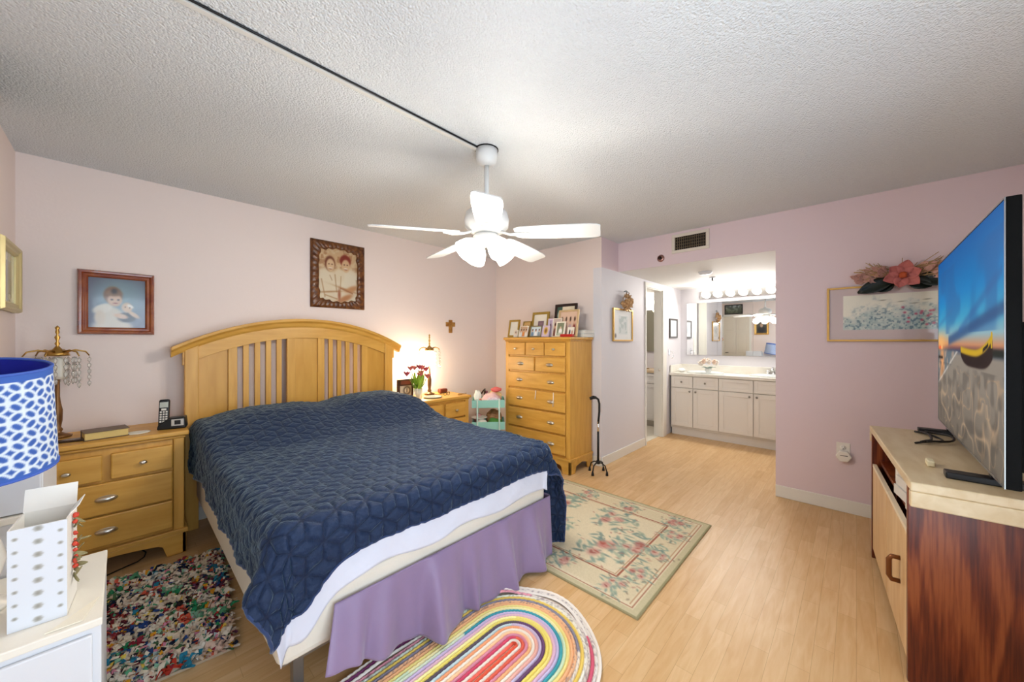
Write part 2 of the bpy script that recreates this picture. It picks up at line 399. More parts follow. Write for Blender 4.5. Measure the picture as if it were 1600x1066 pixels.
MB().tube([(XL, -.02, -.005), (1.40, -.02, -.005)], .0045, 8).build('black_cord', M_black, rw)

# ---------------------------------------------------------------- bed
BX0, BX1, BYF, BYH = .34, 1.82, 1.40, 3.42
bed = thing('bed', 'maple bed with arched slatted headboard behind navy quilt', 'bed', (1.085, 3.44, 0))
def arch(x):  # top of crown, x local from centre
    Rr = (.86**2+.23**2)/(2*.23); return 1.29+.23-Rr+math.sqrt(max(Rr*Rr-x*x, 0))
def arch_strip(x0, x1, prof, n=40):
    m = MB(); rings = []
    for i in range(n+1):
        x = x0+(x1-x0)*i/n; z = arch(x); rings.append([(x, y, z+dz) for y, dz in prof])
    return m.rings(rings, smooth=False)
hb = arch_strip(-.80, .80, [(-.022, -.16), (-.022, -.06), (.022, -.06), (.022, -.16)]).build('headboard', M_maple, bed, .002)
arch_strip(-.86, .86, [(.03, -.07), (-.025, -.07), (-.035, -.055), (-.042, -.035), (-.06, -.02), (-.062, 0), (.04, 0), (.04, -.05)]).build('crown_rail', M_maple, hb, .002)
for xa, xb in ((-.79, -.715), (.7, .78)):
    MB().prism([(xa, 0), (xb, 0), (xb, arch(xb)-.06), (xa, arch(xa)-.06)], -.032, .032).build('headboard_post', M_maple_v, hb, .004)
def hb_up(xa, xb, y0, y1, nm, m):
    MB().prism([(xa, .38), (xb, .38), (xb, arch(xb)-.155), (xa, arch(xa)-.155)], y0, y1).build(nm, m, hb, .002)
for xa, xb in ((-.715, -.545), (-.095, .08), (.525, .7)): hb_up(xa, xb, -.004, .012, 'panel', M_maple_p)
for xa, xb in ((-.545, -.49), (-.155, -.095), (.08, .135), (.47, .525)): hb_up(xa, xb, -.02, .02, 'stile', M_maple_v)
for g0, g1 in ((-.49, -.155), (.135, .47)):
    n = 4; gap = (g1-g0-4*.036)/5
    for k in range(n):
        xa = g0+gap+(gap+.036)*k; hb_up(xa, xa+.036, -.013, .013, 'slat', M_maple_v)
MB().box(-.715, .7, -.022, .022, .3, .38).build('lower_rail', M_maple, hb, .003)
for sx in (-.68, .68):
    MB().box(sx-.015, sx+.015, -1.95, -.03, .17, .215).build('side_rail', M_cream_metal, bed)
for px, py in ((-.64, -1.92), (.56, -1.92), (-.64, -.6), (.56, -.6), (0, -1.2)):
    q = MB().box(px-.018, px+.018, py-.018, py+.018, .0, .19)
    q.build('leg', M_cream_metal, bed, .002)
MB().box(-.66, .66, -1.97, -1.94, .18, .215).build('foot_rail', M_cream_metal, bed)
M_ticking = mat('cream mattress ticking', '#E8DFCF', .8, bump=(120, .15, .004))
bs = MB().box(BX0+.015, BX1-.015, BYF+.01, BYH-.02, .22, .44).build('box_spring', M_ticking, None, .03, seg=3)
tag(bs, 'cream box spring between mattress and floor under navy quilt', 'box spring')
mt = MB().box(BX0+.01, BX1-.01, BYF+.01, BYH-.01, .441, .675).build('mattress', M_ticking, None, .05, seg=3)
tag(mt, 'queen mattress covered by white sheet and navy quilt', 'mattress')
M_case = mat('white pillowcase cotton', '#F1EDEA', .8, bump=(14, .3, .02))
for (px, lab) in ((.74, 'white pillow under the quilt nearer the telephone nightstand'), (1.46, 'white pillow under the quilt nearer the lit lamp')):
    pm = MB(); n = 20; U = np.linspace(-1, 1, n)
    X, Y = np.meshgrid(U, U); th = np.maximum(0, (1-np.abs(X)**3)*(1-np.abs(Y)**3))**.5
    for sg in (1, -1): pm.grid(np.stack([px+X*.32, 3.11+Y*.24, .75+.072*sg*th], -1))
    tag(pm.build('pillow', M_case), lab, 'pillow', 'pillows under the quilt')

# ---- quilt
def noise2(x, y, seed):
    r = np.random.default_rng(seed); g = r.random((80, 80)); x = x % 78; y = y % 78
    i = x.astype(int); j = y.astype(int); fx = x-i; fy = y-j; fx = fx*fx*(3-2*fx); fy = fy*fy*(3-2*fy)
    return (g[j, i]*(1-fx)+g[j, i+1]*fx)*(1-fy)+(g[j+1, i]*(1-fx)+g[j+1, i+1]*fx)*fy
def sstep(a, b, x): t = np.clip((x-a)/(b-a), 0, 1); return t*t*(3-2*t)
def top_z(x, y):
    hp = lambda cx, w, h: h*np.exp(-(np.abs(x-cx)/w)**4)
    prof = sstep(2.42, 3.0, y)*(1-.25*sstep(3.2, 3.45, y))
    z = .705+prof*(.075+hp(.76, .36, .075)+hp(1.5, .34, .095))
    return z+.012*(noise2(x*4+3, y*4, 3)-.5)+.004*(noise2(x*14, y*14, 5)-.5)
def drape(s, t, x0, x1, yf, r, flare, topz, wave=0.0, wseed=1):
    """s,t: cloth coords measured from the left edge / foot edge of the bed top (positive inside)"""
    Wd = x1-x0
    ax = np.where(s < 0, -s, np.where(s > Wd, s-Wd, 0.0)); sx = np.where(s < 0, -1.0, 1.0)
    b = np.where(t < 0, -t, 0.0)
    rho = np.hypot(ax, b); th = np.arctan2(b, np.maximum(ax, 1e-9))
    q = r*PI/2
    ang = np.minimum(rho, q)/r
    out = r*np.sin(ang); dn = r*(1-np.cos(ang))
    ex = np.maximum(rho-q, 0)
    f = np.where(sx < 0, flare*np.sin(2*th)*np.cos(th)**2, .42*np.sin(2*th))
    wv = wave*sstep(0, .15, ex)*(np.sin((s*9+t*8)*2.1+wseed)+.5*np.sin((s-t)*31+wseed*2))
    out = out+ex*f+wv; dn = dn+ex*np.sqrt(1-f*f)
    cx = np.clip(s, 0, Wd)+x0; cy = np.maximum(t, 0)+yf
    X = cx+sx*np.cos(th)*out*(rho > 0); Y = cy-np.sin(th)*out*(rho > 0)
    return np.stack([X, Y, topz(cx, cy)-dn], -1)
def rhombille(x, y, R):
    """distance to the nearest stitched line of a tumbling-block pattern"""
    w = math.sqrt(3)*R; h = 1.5*R
    best = np.full(x.shape, 1e9); qx = np.zeros_like(x); qy = np.zeros_like(x)
    j0 = np.round(y/h)
    for dj in (-1, 0, 1):
        j = j0+dj; off = np.where(j % 2 == 0, 0, w/2); i = np.round((x-off)/w)
        px, py = x-(i*w+off), y-j*h; d = px*px+py*py; m = d < best
        best = np.where(m, d, best); qx = np.where(m, px, qx); qy = np.where(m, py, qy)
    dist = np.full(x.shape, 1e9)
    for a in (0, 60, 120):
        c, s_ = math.cos(math.radians(a)), math.sin(math.radians(a))
        dist = np.minimum(dist, w/2-np.abs(qx*c+qy*s_))
    for a in (90, 210, 330):
        c, s_ = math.cos(math.radians(a)), math.sin(math.radians(a))
        along = qx*c+qy*s_; dist = np.minimum(dist, np.where(along > 0, np.abs(-qx*s_+qy*c), np.hypot(qx, qy)))
    return np.abs(dist)
def quilt():
    r = .075; x0, x1, yf = BX0+.055, BX1-.035, BYF+.055
    Wd = x1-x0; Lt = 3.40-yf
    nu, nv = 470, 470
    U = np.linspace(0, 1, nu); V = np.linspace(0, 1, nv)
    # overhang: left side, right side and foot, each varying along its edge
    u, v = np.meshgrid(U, V)
    tt = v
    A_l = .29+.11*sstep(.62, .9, tt)-.07*sstep(.22, .03, tt)
    A_r = .46+.26*sstep(.3, .08, tt)-.32*sstep(.6, .72, tt)
    s = -A_l+u*(Wd+A_l+A_r)
    B = .205+.14*np.exp(-(np.clip(s-.0, 0, 9)/.12)**2)+.03*np.exp(-((s-Wd)/.12)**2)-.03*sstep(.9, Wd, s)*(s < Wd)
    t = -B+v*(Lt+B)
    P = drape(s, t, x0, x1, yf, r, .8, top_z, wave=.006)
    du = np.gradient(P, axis=1); dv = np.gradient(P, axis=0); N = np.cross(du, dv); N /= np.linalg.norm(N, axis=-1, keepdims=True)+1e-9
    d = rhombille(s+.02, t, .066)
    puff = (.006+.003*sstep(.12, -.05, t))*(1-np.exp(-(d/.0085)**2))-.0045
    crk = .0030*(noise2(s*45, t*120, 9)-.5)*sstep(0, .015, d)
    P = P+N*(puff+crk)[..., None]
    qm = MB().grid(P); crease_shade = np.exp(-(d/.0036)**2)[..., None]*.8
    qm.col = hexc('#182A48')*(1-crease_shade)+hexc('#0C1730')*crease_shade  # navy ground; crease shade painted dark along the stitch lines
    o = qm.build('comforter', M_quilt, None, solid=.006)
    tag(o, 'navy blue quilted comforter with stitched block pattern spread over the bed', 'comforter')
    # bound hem
    edge = [P[0, i] for i in range(0, nu, 3)]
    left = [P[j, 0] for j in range(0, nv, 4)]; right = [P[j, -1] for j in range(0, nv, 4)]
    MB().tube(left[::-1]+edge+right, .006, 6).build('hem_binding', mat('navy hem', '#1E3560', .7, sheen=.3), o)
quilt()
def sheet():
    x0, x1, yf = BX0+.052, BX1-.045, BYF+.050; Wd = x1-x0; r = .055
    u, v = np.meshgrid(np.linspace(0, 1, 150), np.linspace(0, 1, 60))
    A = .2; s = -A+u*(Wd+A+.03)
    B = .285+.13*np.exp(-(np.clip(s-.02, 0, 9)/.09)**2)+.012*np.sin(s*14)+.03*np.exp(-((s-Wd+.1)/.1)**2)*0
    t = -B+v*(B+.35)
    z = lambda x, y: np.full_like(x, .683)
    P = drape(s, t, x0, x1, yf, r, .62, z, wave=.004, wseed=2)
    tag(MB().grid(P).build('bed_sheet', mat('white cotton sheet', '#DCDEEA', .75, bump=(9, .35, .03)), None, solid=.003), 'white sheet hanging below the quilt at the foot of the bed', 'bed sheet')
sheet()
def skirt():
    # gathered lilac skirt round the foot and the right side
    path = []
    n1 = 260
    for i in range(n1): path.append((.53+(BX1-.53)*i/(n1-1), BYF-.010, 0))
    for i in range(1, 120): path.append((BX1+.012, BYF-.010+1.6*i/119, 1))
    P = np.zeros((30, len(path), 3))
    for i, (x, y, k) in enumerate(path):
        sl = (x-.53)+(y-BYF+.01 if k else 0); e = max(0, 1-sl/.55)
        for j in range(30):
            v = j/29; z = .372*(1-v)+(.022+.17*e**1.5)*v
            fold = v**.75*(.030*math.sin(sl*17)+.026*math.sin(sl*29+1.0)+.012*math.sin(sl*57+2))+.045*v+.04*v*math.exp(-((sl-1.0)/.14)**2)-.03*v*math.exp(-((sl-.86)/.05)**2)
            fold *= (.25 if k else 1-.6*max(0, min(1, (sl-1.12)/.15)))
            P[j, i] = (x+(fold if k else .02*math.sin(sl*24)*v-.06*v*e), y-(0 if k else fold), z)
    o = MB().grid(P).build('bed_skirt', mat('lilac satin', '#8F7A9C', .45, sheen=.3, bump=(7, .25, .02)), None, solid=.003)
    tag(o, 'lilac gathered bed skirt hanging to the floor at the foot', 'bed skirt')
skirt()

# ---------------------------------------------------------------- maple case furniture
def knob(x, z, y, parent, cup):
    if cup:
        m = MB(); rings = []
        for i in range(7):
            a = PI*i/6
            rings.append([(x-.042*math.cos(PI*k/10), y-.001-.022*math.sin(a)*math.sin(PI*k/10), z+.016*math.cos(a)*(.35+.65*math.sin(PI*k/10))) for k in range(11)])
        m.rings(rings, caps=False, closed=False)
        m.lathe([(0, 0), (.045, 0), (.045, .002), (0, .002)], 24, (x, y-.001, z), R=Matrix(((1, 0, 0), (0, 0, -1), (0, .42, 0))))
        return m.build('handle', M_nickel, parent)
    m = MB().lathe([(.005, 0), (.005, .012), (.014, .018), (.014, .024), (.006, .028)], 14, (x, y, z), R=Matrix(((1.25, 0, 0), (0, 0, -1), (0, .8, 0))))
    return m.build('knob', M_nickel, parent)
def case(name, label, cat, loc, rotz, w, d, h, rows, z_base, post, cupfn, group=None):
    t = thing(name, label, cat, loc, rotz, group)
    hw = w/2
    # posts + sides + back
    b = MB().box(-hw, -hw+post, 0, d, z_base, h-.03).box(hw-post, hw, 0, d, z_base, h-.03).box(-hw+post, hw-post, .012, d, z_base, h-.03)
    b.build('body', M_maple_v, t, .004)
    o = .022
    MB().box(-hw-.008, hw+.008, -.008, d, h-.048, h-.03).box(-hw-o, hw+o, -o, d, h-.03, h).build('top', M_maple, t, .009, seg=3)
    # base moulding with arched apron and bracket feet
    fw = .1
    poly = [(-hw-.01, 0), (-hw+fw-.02, 0), (-hw+fw, z_base*.45)]
    for i in range(9):
        x = -hw+fw+.02+(w-2*fw-.04)*i/8; poly.append((x, z_base*.45+.02*math.sin(PI*i/8)+.012))
    poly += [(hw-fw, z_base*.45), (hw-fw+.02, 0), (hw+.01, 0), (hw+.01, z_base-.02), (-hw-.01, z_base-.02)]
    q = MB().prism(poly, -.012, .012)
    for sx in (-1, 1):
        xs = sorted((sx*(hw+.01), sx*(hw-.012)))
        pl = [(-.012, 0), (.08, 0), (.1, z_base*.45), (.5*d, z_base*.6), (d-.1, z_base*.45), (d-.08, 0), (d, 0), (d, z_base-.02), (-.012, z_base-.02)]
        q.prism(pl, xs[0], xs[1], 'yz')
    q.box(-hw-.018, hw+.018, -.02, d, z_base-.02, z_base+.005)
    q.build('base', M_maple, t, .004)
    for ri, (z0, z1, xs) in enumerate(rows):
        for xa, xb in xs:
            dr = MB().box(xa, xb, -.016, .01, z0, z1).build('drawer', M_maple, t, .007, seg=3)
            for x, cup in cupfn(ri, xa, xb): knob(x, (z0+z1)/2, -.016, dr, cup)
    return t
def ns_cup(ri, xa, xb): return [((xa+xb)/2, ri > 0)]
ns_rows = [(.545, .690, [(-.275, -.016), (.016, .275)]), (.355, .53, [(-.275, .275)]), (.175, .345, [(-.275, .275)])]
case('nightstand', 'maple nightstand left of the bed, holding telephone and book', 'nightstand', (-.063, 3.105, 0), 0, .66, .44, .77, ns_rows, .15, .05, ns_cup, 'maple nightstands')
case('nightstand', 'maple nightstand right of the bed, holding lit lamp and flowers', 'nightstand', (2.222, 3.04, 0), 0, .66, .46, .755, ns_rows, .15, .05, ns_cup, 'maple nightstands')
def dr_cup(ri, xa, xb):
    if ri < 2: return [((xa+xb)/2, ri == 1)]
    return [(xa+.175, True), (xb-.175, True)]
F = [(-.392, .392)]
dr_rows = [(1.18, 1.318, [(-.392, -.142), (-.128, .122), (.136, .392)]), (1.01, 1.16, [(-.392, -.01), (.01, .392)]), (.822, .99, F), (.61, .80, F), (.39, .59, F), (.18, .37, F)]
dres = case('chest_of_drawers', 'tall maple chest of drawers crowded with framed photos', 'chest of drawers', (3.04, 2.515, 0), -PI/2, .89, .41, 1.375, dr_rows, .15, .05, dr_cup)
# white ribbon ends caught in the fourth drawer
M_rib = mat('white ribbon', '#EFE6D8', .7)
for x, z0, z1 in ((.02, .71, .805), (.255, .66, .805)):
    MB().tube([(x, -.02, z1), (x+.003, -.024, (z0+z1)/2+.02), (x-.006, -.022, z0)], .005, 6).build('ribbon', M_rib, dres)

# ---------------------------------------------------------------- pictures
M_print = painted('printed picture', .45, .3)
M_gprint = painted('picture behind glass', .12, .5, coat=.3)
def wall_frame(name, label, loc, rotz, w, h, fw, fmat, d=.03, step=True, tilt=0, group=None, mat_col=None):
    """origin at the centre of the back on the wall; the picture faces local -y"""
    t = thing(name, label, 'picture', loc, group=group, rot=(0, tilt, rotz) if not rotz else (0, 0, rotz))
    m = MB(); hw, hh = w/2, h/2
    prof = [(0, -.002), (0, -d*.6), (fw*.15, -d), (fw*.4, -d*.95), (fw*.55, -d*.7), (fw*.8, -d*.75), (fw, -d*.45), (fw, -.002)] if step else [(0, -.002), (0, -d), (fw, -d), (fw, -.002)]
    rings = []
    for sx, sz in ((-1, -1), (1, -1), (1, 1), (-1, 1), (-1, -1)):
        rings.append([(sx*(hw-a), y, sz*(hh-a)) for a, y in prof])
    m.rings(rings, caps=False, smooth=False); m.build('frame', fmat, t, .001)
    return t
# girl portrait
def girl():
    t = wall_frame('framed_portrait', 'studio portrait of small girl holding doll in reddish wood frame above nightstand', (-.023, YB, 1.583), 0, .345, .41, .045, mat('mahogany frame', '#7A2F16', .25, var=(4, '#9A5224', (3, 3, 3)), coat=.5), .035)
    w, h = .262, .326
    p = Paint(66, 82, w, h).fill('#6E6F86')
    p.ell(.55, .62, .5, .42, '#7D97A8', .25).ell(.55, .66, .3, .28, '#8CA9B4', .3)
    p.ell(.42, .02, .33, .16, '#E4D9C4', .08).ell(.38, .22, .22, .2, '#DDD2BC', .06).ell(.25, .38, .17, .09, '#EAE1CE', .08, .35).ell(.20, .2, .09, .14, '#E0CDB2', .1)
    p.ell(.42, .66, .16, .17, '#8A6347', .06).ell(.45, .56, .125, .125, '#E0B896', .06).ell(.43, .70, .135, .06, '#95704F', .1).ell(.44, .74, .05, .05, '#3A2A22', .2)
    p.ell(.40, .57, .022, .016, '#3A2A26', .2).ell(.51, .57, .022, .016, '#3A2A26', .2).ell(.46, .50, .04, .012, '#9A4A40', .2)
    p.ell(.66, .22, .16, .10, '#33282B', .08).ell(.66, .42, .095, .1, '#E3C3A2', .08).ell(.78, .28, .12, .04, '#E3C3A2', .1, -.6).ell(.56, .24, .12, .05, '#E0BA98', .1, -.2).ell(.72, .45, .06, .03, '#F4EEDF', .1, -.5)
    p.ell(.63, .43, .012, .012, '#3A2A26', .2).ell(.71, .42, .012, .012, '#3A2A26', .2)
    p.c *= .86; p.panel('print', M_gprint, t, -.012, z0=-h/2)
girl()
def couple():
    w, h = .49, .615
    t = thing('framed_photograph', 'sepia photograph of smiling couple in ornate carved brown frame over headboard', 'picture', (1.395, YB, 1.95))
    n = 150
    m = MB(); hw, hh = w/2, h/2; outer = []; inner = []
    per = []
    for k in range(4):
        for i in range(n//4):
            f = i/(n//4); per.append((k, f))
    for k, f in per:
        c = [(-1, -1), (1, -1), (1, 1), (-1, 1), (-1, -1)]; a, b = c[k], c[k+1]
        x, z = a[0]+(b[0]-a[0])*f, a[1]+(b[1]-a[1])*f
        wig = .006*math.sin(f*PI*10)+.012*math.cos((f-.5)*2*PI)*-1
        outer.append((x*hw, z*hh)); inner.append((x*(hw-.07-wig*abs(z if k % 2 else 1)), z*(hh-.07-wig)))
    rings = [[(x, -.002, z) for x, z in outer], [(x, -.02, z) for x, z in outer]]
    for q in (.3, .6, .85):
        rings.append([(a[0]*(1-q)+b[0]*q, -.028-.006*math.sin(i*1.9+q*2), a[1]*(1-q)+b[1]*q) for i, (a, b) in enumerate(zip(outer, inner))])
    rings += [[(x, -.022, z) for x, z in inner], [(x, -.004, z) for x, z in inner]]
    m.rings(rings, caps=False); m.build('frame', mat('carved walnut', '#4A2410', .35, var=(30, '#7A4A20', (1, 1, 1))), t)
    p = Paint(80, 100, w-.09, h-.09).fill('#DDB98C')
    nz = p.noise(14, 2); p.mix((nz > .55)*.5*(p.v > .55), '#A86F44').mix((p.noise(22, 3) > .65)*.4, '#F0DDB8')
    p.ell(.22, .28, .3, .34, '#F2E3C4', .06).ell(.74, .28, .33, .36, '#F4E8CC', .06).ell(.52, .5, .12, .12, '#F0DFBE', .1)
    p.ell(.31, .70, .115, .135, '#7A3E22', .06).ell(.32, .67, .09, .115, '#EBC79C', .06)
    p.ell(.66, .78, .13, .11, '#8A2E1C', .06).ell(.67, .69, .095, .115, '#E7BE92', .06)
    for cx, cy in ((.32, .67), (.67, .69)):
        p.ell(cx-.035, cy+.02, .016, .01, '#5A2E1E', .2).ell(cx+.035, cy+.02, .016, .01, '#5A2E1E', .2).ell(cx, cy-.05, .04, .012, '#FFF3DC', .2).ell(cx, cy-.065, .035, .008, '#9A5236', .2)
    p.ell(.3, .2, .25, .012, '#B98A5C', .4, .1).ell(.7, .26, .25, .014, '#C0905F', .4, -.2).ell(.82, .28, .16, .05, '#D49A66', .2, .3).ell(.66, .1, .18, .05, '#C98856', .2, .4).ell(.52, .16, .03, .1, '#A8603E', .3)
    for x0, y0, x1, y1, wd, c in ((.12, .42, .2, .1, .012, '#B98A5C'), (.42, .52, .46, .2, .012, '#B08458'), (.2, .14, .48, .08, .01, '#B08050'), (.56, .5, .54, .2, .01, '#C09A6A'), (.92, .46, .96, .22, .012, '#B08458'), (.54, .28, .84, .2, .014, '#A8683E'), (.3, .5, .36, .4, .008, '#A87850')):
        L_ = math.hypot(x1-x0, y1-y0); tx, ty = (x1-x0)/L_, (y1-y0)/L_; al = (p.u-x0)*tx+(p.v-y0)*ty; pe = np.abs(-(p.u-x0)*ty+(p.v-y0)*tx)
        p.mix(np.exp(-(pe/wd)**2)*(al > 0)*(al < L_)*.8, c)
    p.c *= .86; p.panel('print', M_print, t, -.008, z0=-(h-.09)/2)
couple()
# gold frame on the west wall near the corner
t = wall_frame('framed_picture', 'tall gold framed picture on the side wall beside the corner', (XL, 3.27, 1.675), PI/2, .46, .365, .05, mat('pale gold frame', '#CBBD8A', .4, .55), .035)
p = Paint(40, 40, .37, .28).fill('#DAD6C8').rect(.2, .8, .2, .8, '#A7A49C'); p.mix((p.noise(9, 4) > .55)*.6*(p.u > .2)*(p.u < .8), '#7D8A8C'); p.panel('print', M_gprint, t, -.01, z0=-.14)
# portrait and landscape seen only in the mirror
t = wall_frame('framed_portrait', 'dark portrait in gold frame reflected beside the closet door', (XL, 1.92, 1.72), PI/2, .34, .42, .05, M_gold)
p = Paint(30, 36, .25, .33).fill('#4A463F').ell(.5, .3, .35, .3, '#2B2B2E', .1).ell(.5, .65, .14, .17, '#B99A80', .1); p.panel('print', M_print, t, -.01, z0=-.165)
t = wall_frame('framed_picture', 'wide landscape picture above the closet door', (XL, 2.6, 2.25), PI/2, .46, .28, .025, M_black)
p = Paint(40, 26, .42, .24).vgrad([(0, '#565A4A'), (.5, '#7B8474'), (1, '#A9B3B8')]); p.mix((p.noise(10, 5) > .5)*.6, '#3F443C'); p.panel('print', M_print, t, -.01, z0=-.12)
# hall picture
t = wall_frame('framed_print', 'small print with wide white mat on white hall wall under flower ornament', (3.95, YW, 1.517), 0, .48, .372, .018, M_gold, .022, False)
p = Paint(60, 46, .45, .342).fill('#EDEFEC').rect(.27, .75, .2, .82, '#DCE3E1'); p.mix((p.noise(14, 6) > .5)*.55*(p.u > .3)*(p.u < .72)*(p.v > .24)*(p.v < .78), '#A9BCB8').ell(.1, .14, .05, .07, '#77706A', .15); p.panel('print', M_gprint, t, -.01, z0=-.171)
t = wall_frame('framed_print', 'little dark framed print beside the vanity mirror', (5.55, YW, 1.52), 0, .30, .28, .022, mat('dark bronze frame', '#4B453F', .4), .02, False)
p = Paint(30, 30, .26, .24).fill('#EEF0F2').ell(.5, .45, .25, .25, '#C8D2DA', .2); p.panel('print', M_gprint, t, -.01, z0=-.12)
# wide flower print on the east wall
t = wall_frame('framed_print', 'wide watercolour flower print in thin gold frame on pink wall', (XR, -.26, 1.541), -PI/2, .86, .42, .014, M_gold, .02, False)
w, h = .834, .394
p = Paint(240, 110, w, h).fill('#C8B6B6').rect(.1, .9, .19, .86, '#E9E6D6')
ins = (p.u > .1)*(p.u < .9)*(p.v > .19)*(p.v < .86)
hill = .62*np.exp(-((p.u-.3)/.16)**2)+.55*np.exp(-((p.u-.62)/.2)**2)
mk = sm(.3+.45*hill-p.v+.25*(p.noise(30, 7)-.5), .05)*ins
p.mix(mk*(.35+.5*p.noise(45, 8)), '#7F9DA3'); p.mix(mk*(p.noise(80, 9) > .62)*.8, '#5A7480'); p.mix(mk*(p.noise(60, 10) > .66)*.6, '#C9D6CC')
rg = np.random.default_rng(3)
for k in range(26):
    x, y = rg.uniform(.48, .85), rg.uniform(.24, .6); p.ell(x, y, .009, .018, '#B85A6E', .2)
for x, y in ((.36, .74), (.47, .70), (.55, .66), (.62, .72)): p.ell(x, y, .02, .008, '#8A8A78', .3, .2)
p.panel('print', M_gprint, t, -.011, z0=-h/2)

# flower ornaments on the walls
def petal(m, c, d, nrm, L, Wd, curl=.3, mi=0, n=6):
    d = Vector(d).normalized(); nrm = Vector(nrm).normalized(); s_ = d.cross(nrm).normalized(); nrm = s_.cross(d)
    P = np.zeros((n+1, 5, 3))
    for i in range(n+1):
        f = i/n; wd = Wd*math.sin(PI*min(.97, .08+.9*f))**.8
        for j in range(5):
            g = (j-2)/2
            P[i, j] = Vector(c)+d*(L*f)+nrm*(curl*L*f*f-.25*Wd*(1-g*g)*.6)+s_*(wd*g*.5)
    m.grid(P, mi=mi)
def big_ornament():
    t = thing('flower_swag', 'wide dried flower swag with pink blossom and dark leaves over wide print', 'wall decoration', (XR-.035, -.24, 1.80), -PI/2)
    M_pk = mat('faded pink petals', '#C4716B', .7, bump=(30, .3, .01)); M_lf = mat('dark glossy leaves', '#15201A', .3); M_st = mat('straw', '#B9976B', .8); M_pp = mat('pale dried petals', '#D9A99A', .8)
    m = MB()
    for k in range(6):
        a = 2*PI*k/6+.3; petal(m, (0, -.03, 0), (math.cos(a), -.35, math.sin(a)), (0, -1, 0), .11 if k % 2 else .095, .085, .1)
    m.build('blossom', M_pk, t, solid=.002)
    MB().ball((0, -.05, 0), (.022, .018, .022), 10, .2).build('blossom_centre', mat('orange stamen', '#B5502A', .8), t)
    m = MB()
    for c, d, L in (((-.05, -.03, -.02), (-1, -.2, -.45), .20), ((.06, -.02, -.02), (1, -.2, -.22), .19), ((.03, -.02, -.03), (1, -.3, -.55), .12), ((-.05, -.02, -.03), (-.7, -.2, -.55), .11)):
        petal(m, c, d, (0, -1, .2), L, .10, -.1)
    m.build('leaves', M_lf, t, solid=.002)
    m = MB(); rg = random.Random(4)
    for k in range(110):
        sx = rg.choice((-1, 1)); x0 = rg.uniform(.02, .12); a = rg.uniform(-.1, 1.3); L = rg.uniform(.07, .18)
        p0 = Vector((sx*x0, rg.uniform(-.02, 0), rg.uniform(-.02, .05))); d = Vector((sx*math.cos(a), rg.uniform(-.3, .0), math.sin(a)*.6)); m.tube([p0, p0+d*L*.5+Vector((0, 0, .008)), p0+d*L+Vector((0, 0, rg.uniform(-.02, .02)))], .0022, 5)
    m.tube([(0, 0, .02), (0, 0, .13)], .002, 5)
    m.build('straw', M_st, t)
    m = MB()
    for k in range(44):
        sx = rg.choice((-1, 1)); x = rg.uniform(.07, .21); z = rg.uniform(-.01, .08)-x*.15
        petal(m, (sx*x, -.02, z), (sx*rg.uniform(.2, 1), rg.uniform(-.5, 0), rg.uniform(-.4, .6)), (0, -1, 0), rg.uniform(.05, .085), .036, .3)
    m.build('small_petals', M_pp, t, solid=.0015)
big_ornament()
def small_ornament():
    t = thing('flower_ornament', 'small dried flower bunch hung above the white matted hall print', 'wall decoration', (3.99, YW-.02, 1.78), 0)
    rg = random.Random(9); m = MB()
    for k in range(46):
        a = rg.uniform(0, 2*PI); rr = math.sqrt(rg.random()); m.ball((math.cos(a)*rr*.10, -.012-.05*(1-rr*rr)-.01*rg.random(), math.sin(a)*rr*.078), rg.uniform(.014, .024), 8, .25, k)
    m.build('dried_buds', mat('tan dried petals', '#D6AE7E', .8, var=(45, '#A87C50', (1, 1, 1))), t)
    m = MB()
    for k in range(14):
        a = 2*PI*k/14; petal(m, (math.cos(a)*.08, -.012, math.sin(a)*.06), (math.cos(a), -.25, math.sin(a)), (0, -1, 0), .06, .03, .2)
    m.build('leaves', mat('tan leaf', '#B08C62', .8), t, solid=.0015)
    m = MB().tube([(-.05, -.01, .12), (0, -.01, .135), (.06, -.01, .12)], .006, 6).tube([(0, -.01, .05), (0, -.01, .13)], .004, 6); m.build('hanging_bow', mat('grey ribbon', '#83888A', .6), t)
small_ornament()
# cross
cr = MB().box(-.024, .024, -.016, -.001, -.078, .078).box(-.066, .066, -.0165, -.0012, -.002, .05)
cr = cr.build('wall_cross', mat('carved tan wood', '#B0823F', .5, var=(25, '#8A5A26', (1, 1, 1))), None, .003); cr.location = (2.705, YB, 1.51)
tag(cr, 'small carved wooden cross hanging on pink wall near lamp', 'cross')

# ---------------------------------------------------------------- hardware on the east wall and header
v = thing('air_vent', 'white framed air return vent with dark grille above alcove opening', 'vent', (XR, 1.201, 2.32), -PI/2)
MB().box(-.175, .175, -.012, -.001, .065, .095).box(-.175, .175, -.012, -.001, -.095, -.065).box(-.175, -.145, -.012, -.001, -.065, .065).box(.145, .175, -.012, -.001, -.065, .065).build('vent_frame', mat('vent ivory', '#DCD3C6', .4), v, .003)
MB().box(-.145, .145, -.003, -.001, -.065, .065).build('backing', mat('vent dark', '#17140F', .8), v)
g = MB()
for i in range(15): g.box(-.14+.02*i-.002, -.14+.02*i+.002, -.009, -.003, -.065, .065)
for i in range(4): g.box(-.145, .145, -.0095, -.0075, -.045+.03*i-.002, -.045+.03*i+.002)
g.build('grille', mat('vent bronze', '#6E5E48', .5), v)
sp = thing('sprinkler_head', 'round bronze sprinkler on mauve header left of the vent', 'sprinkler', (XR, 1.489, 2.198), -PI/2)
Rm = Matrix(((1, 0, 0), (0, 0, -1), (0, 1, 0)))
MB().lathe([(.0, .001), (.037, .001), (.037, .006), (.022, .012), (.0, .012)], 24, R=Rm).build('escutcheon', mat('rose bronze', '#A77F76', .3, .8), sp)
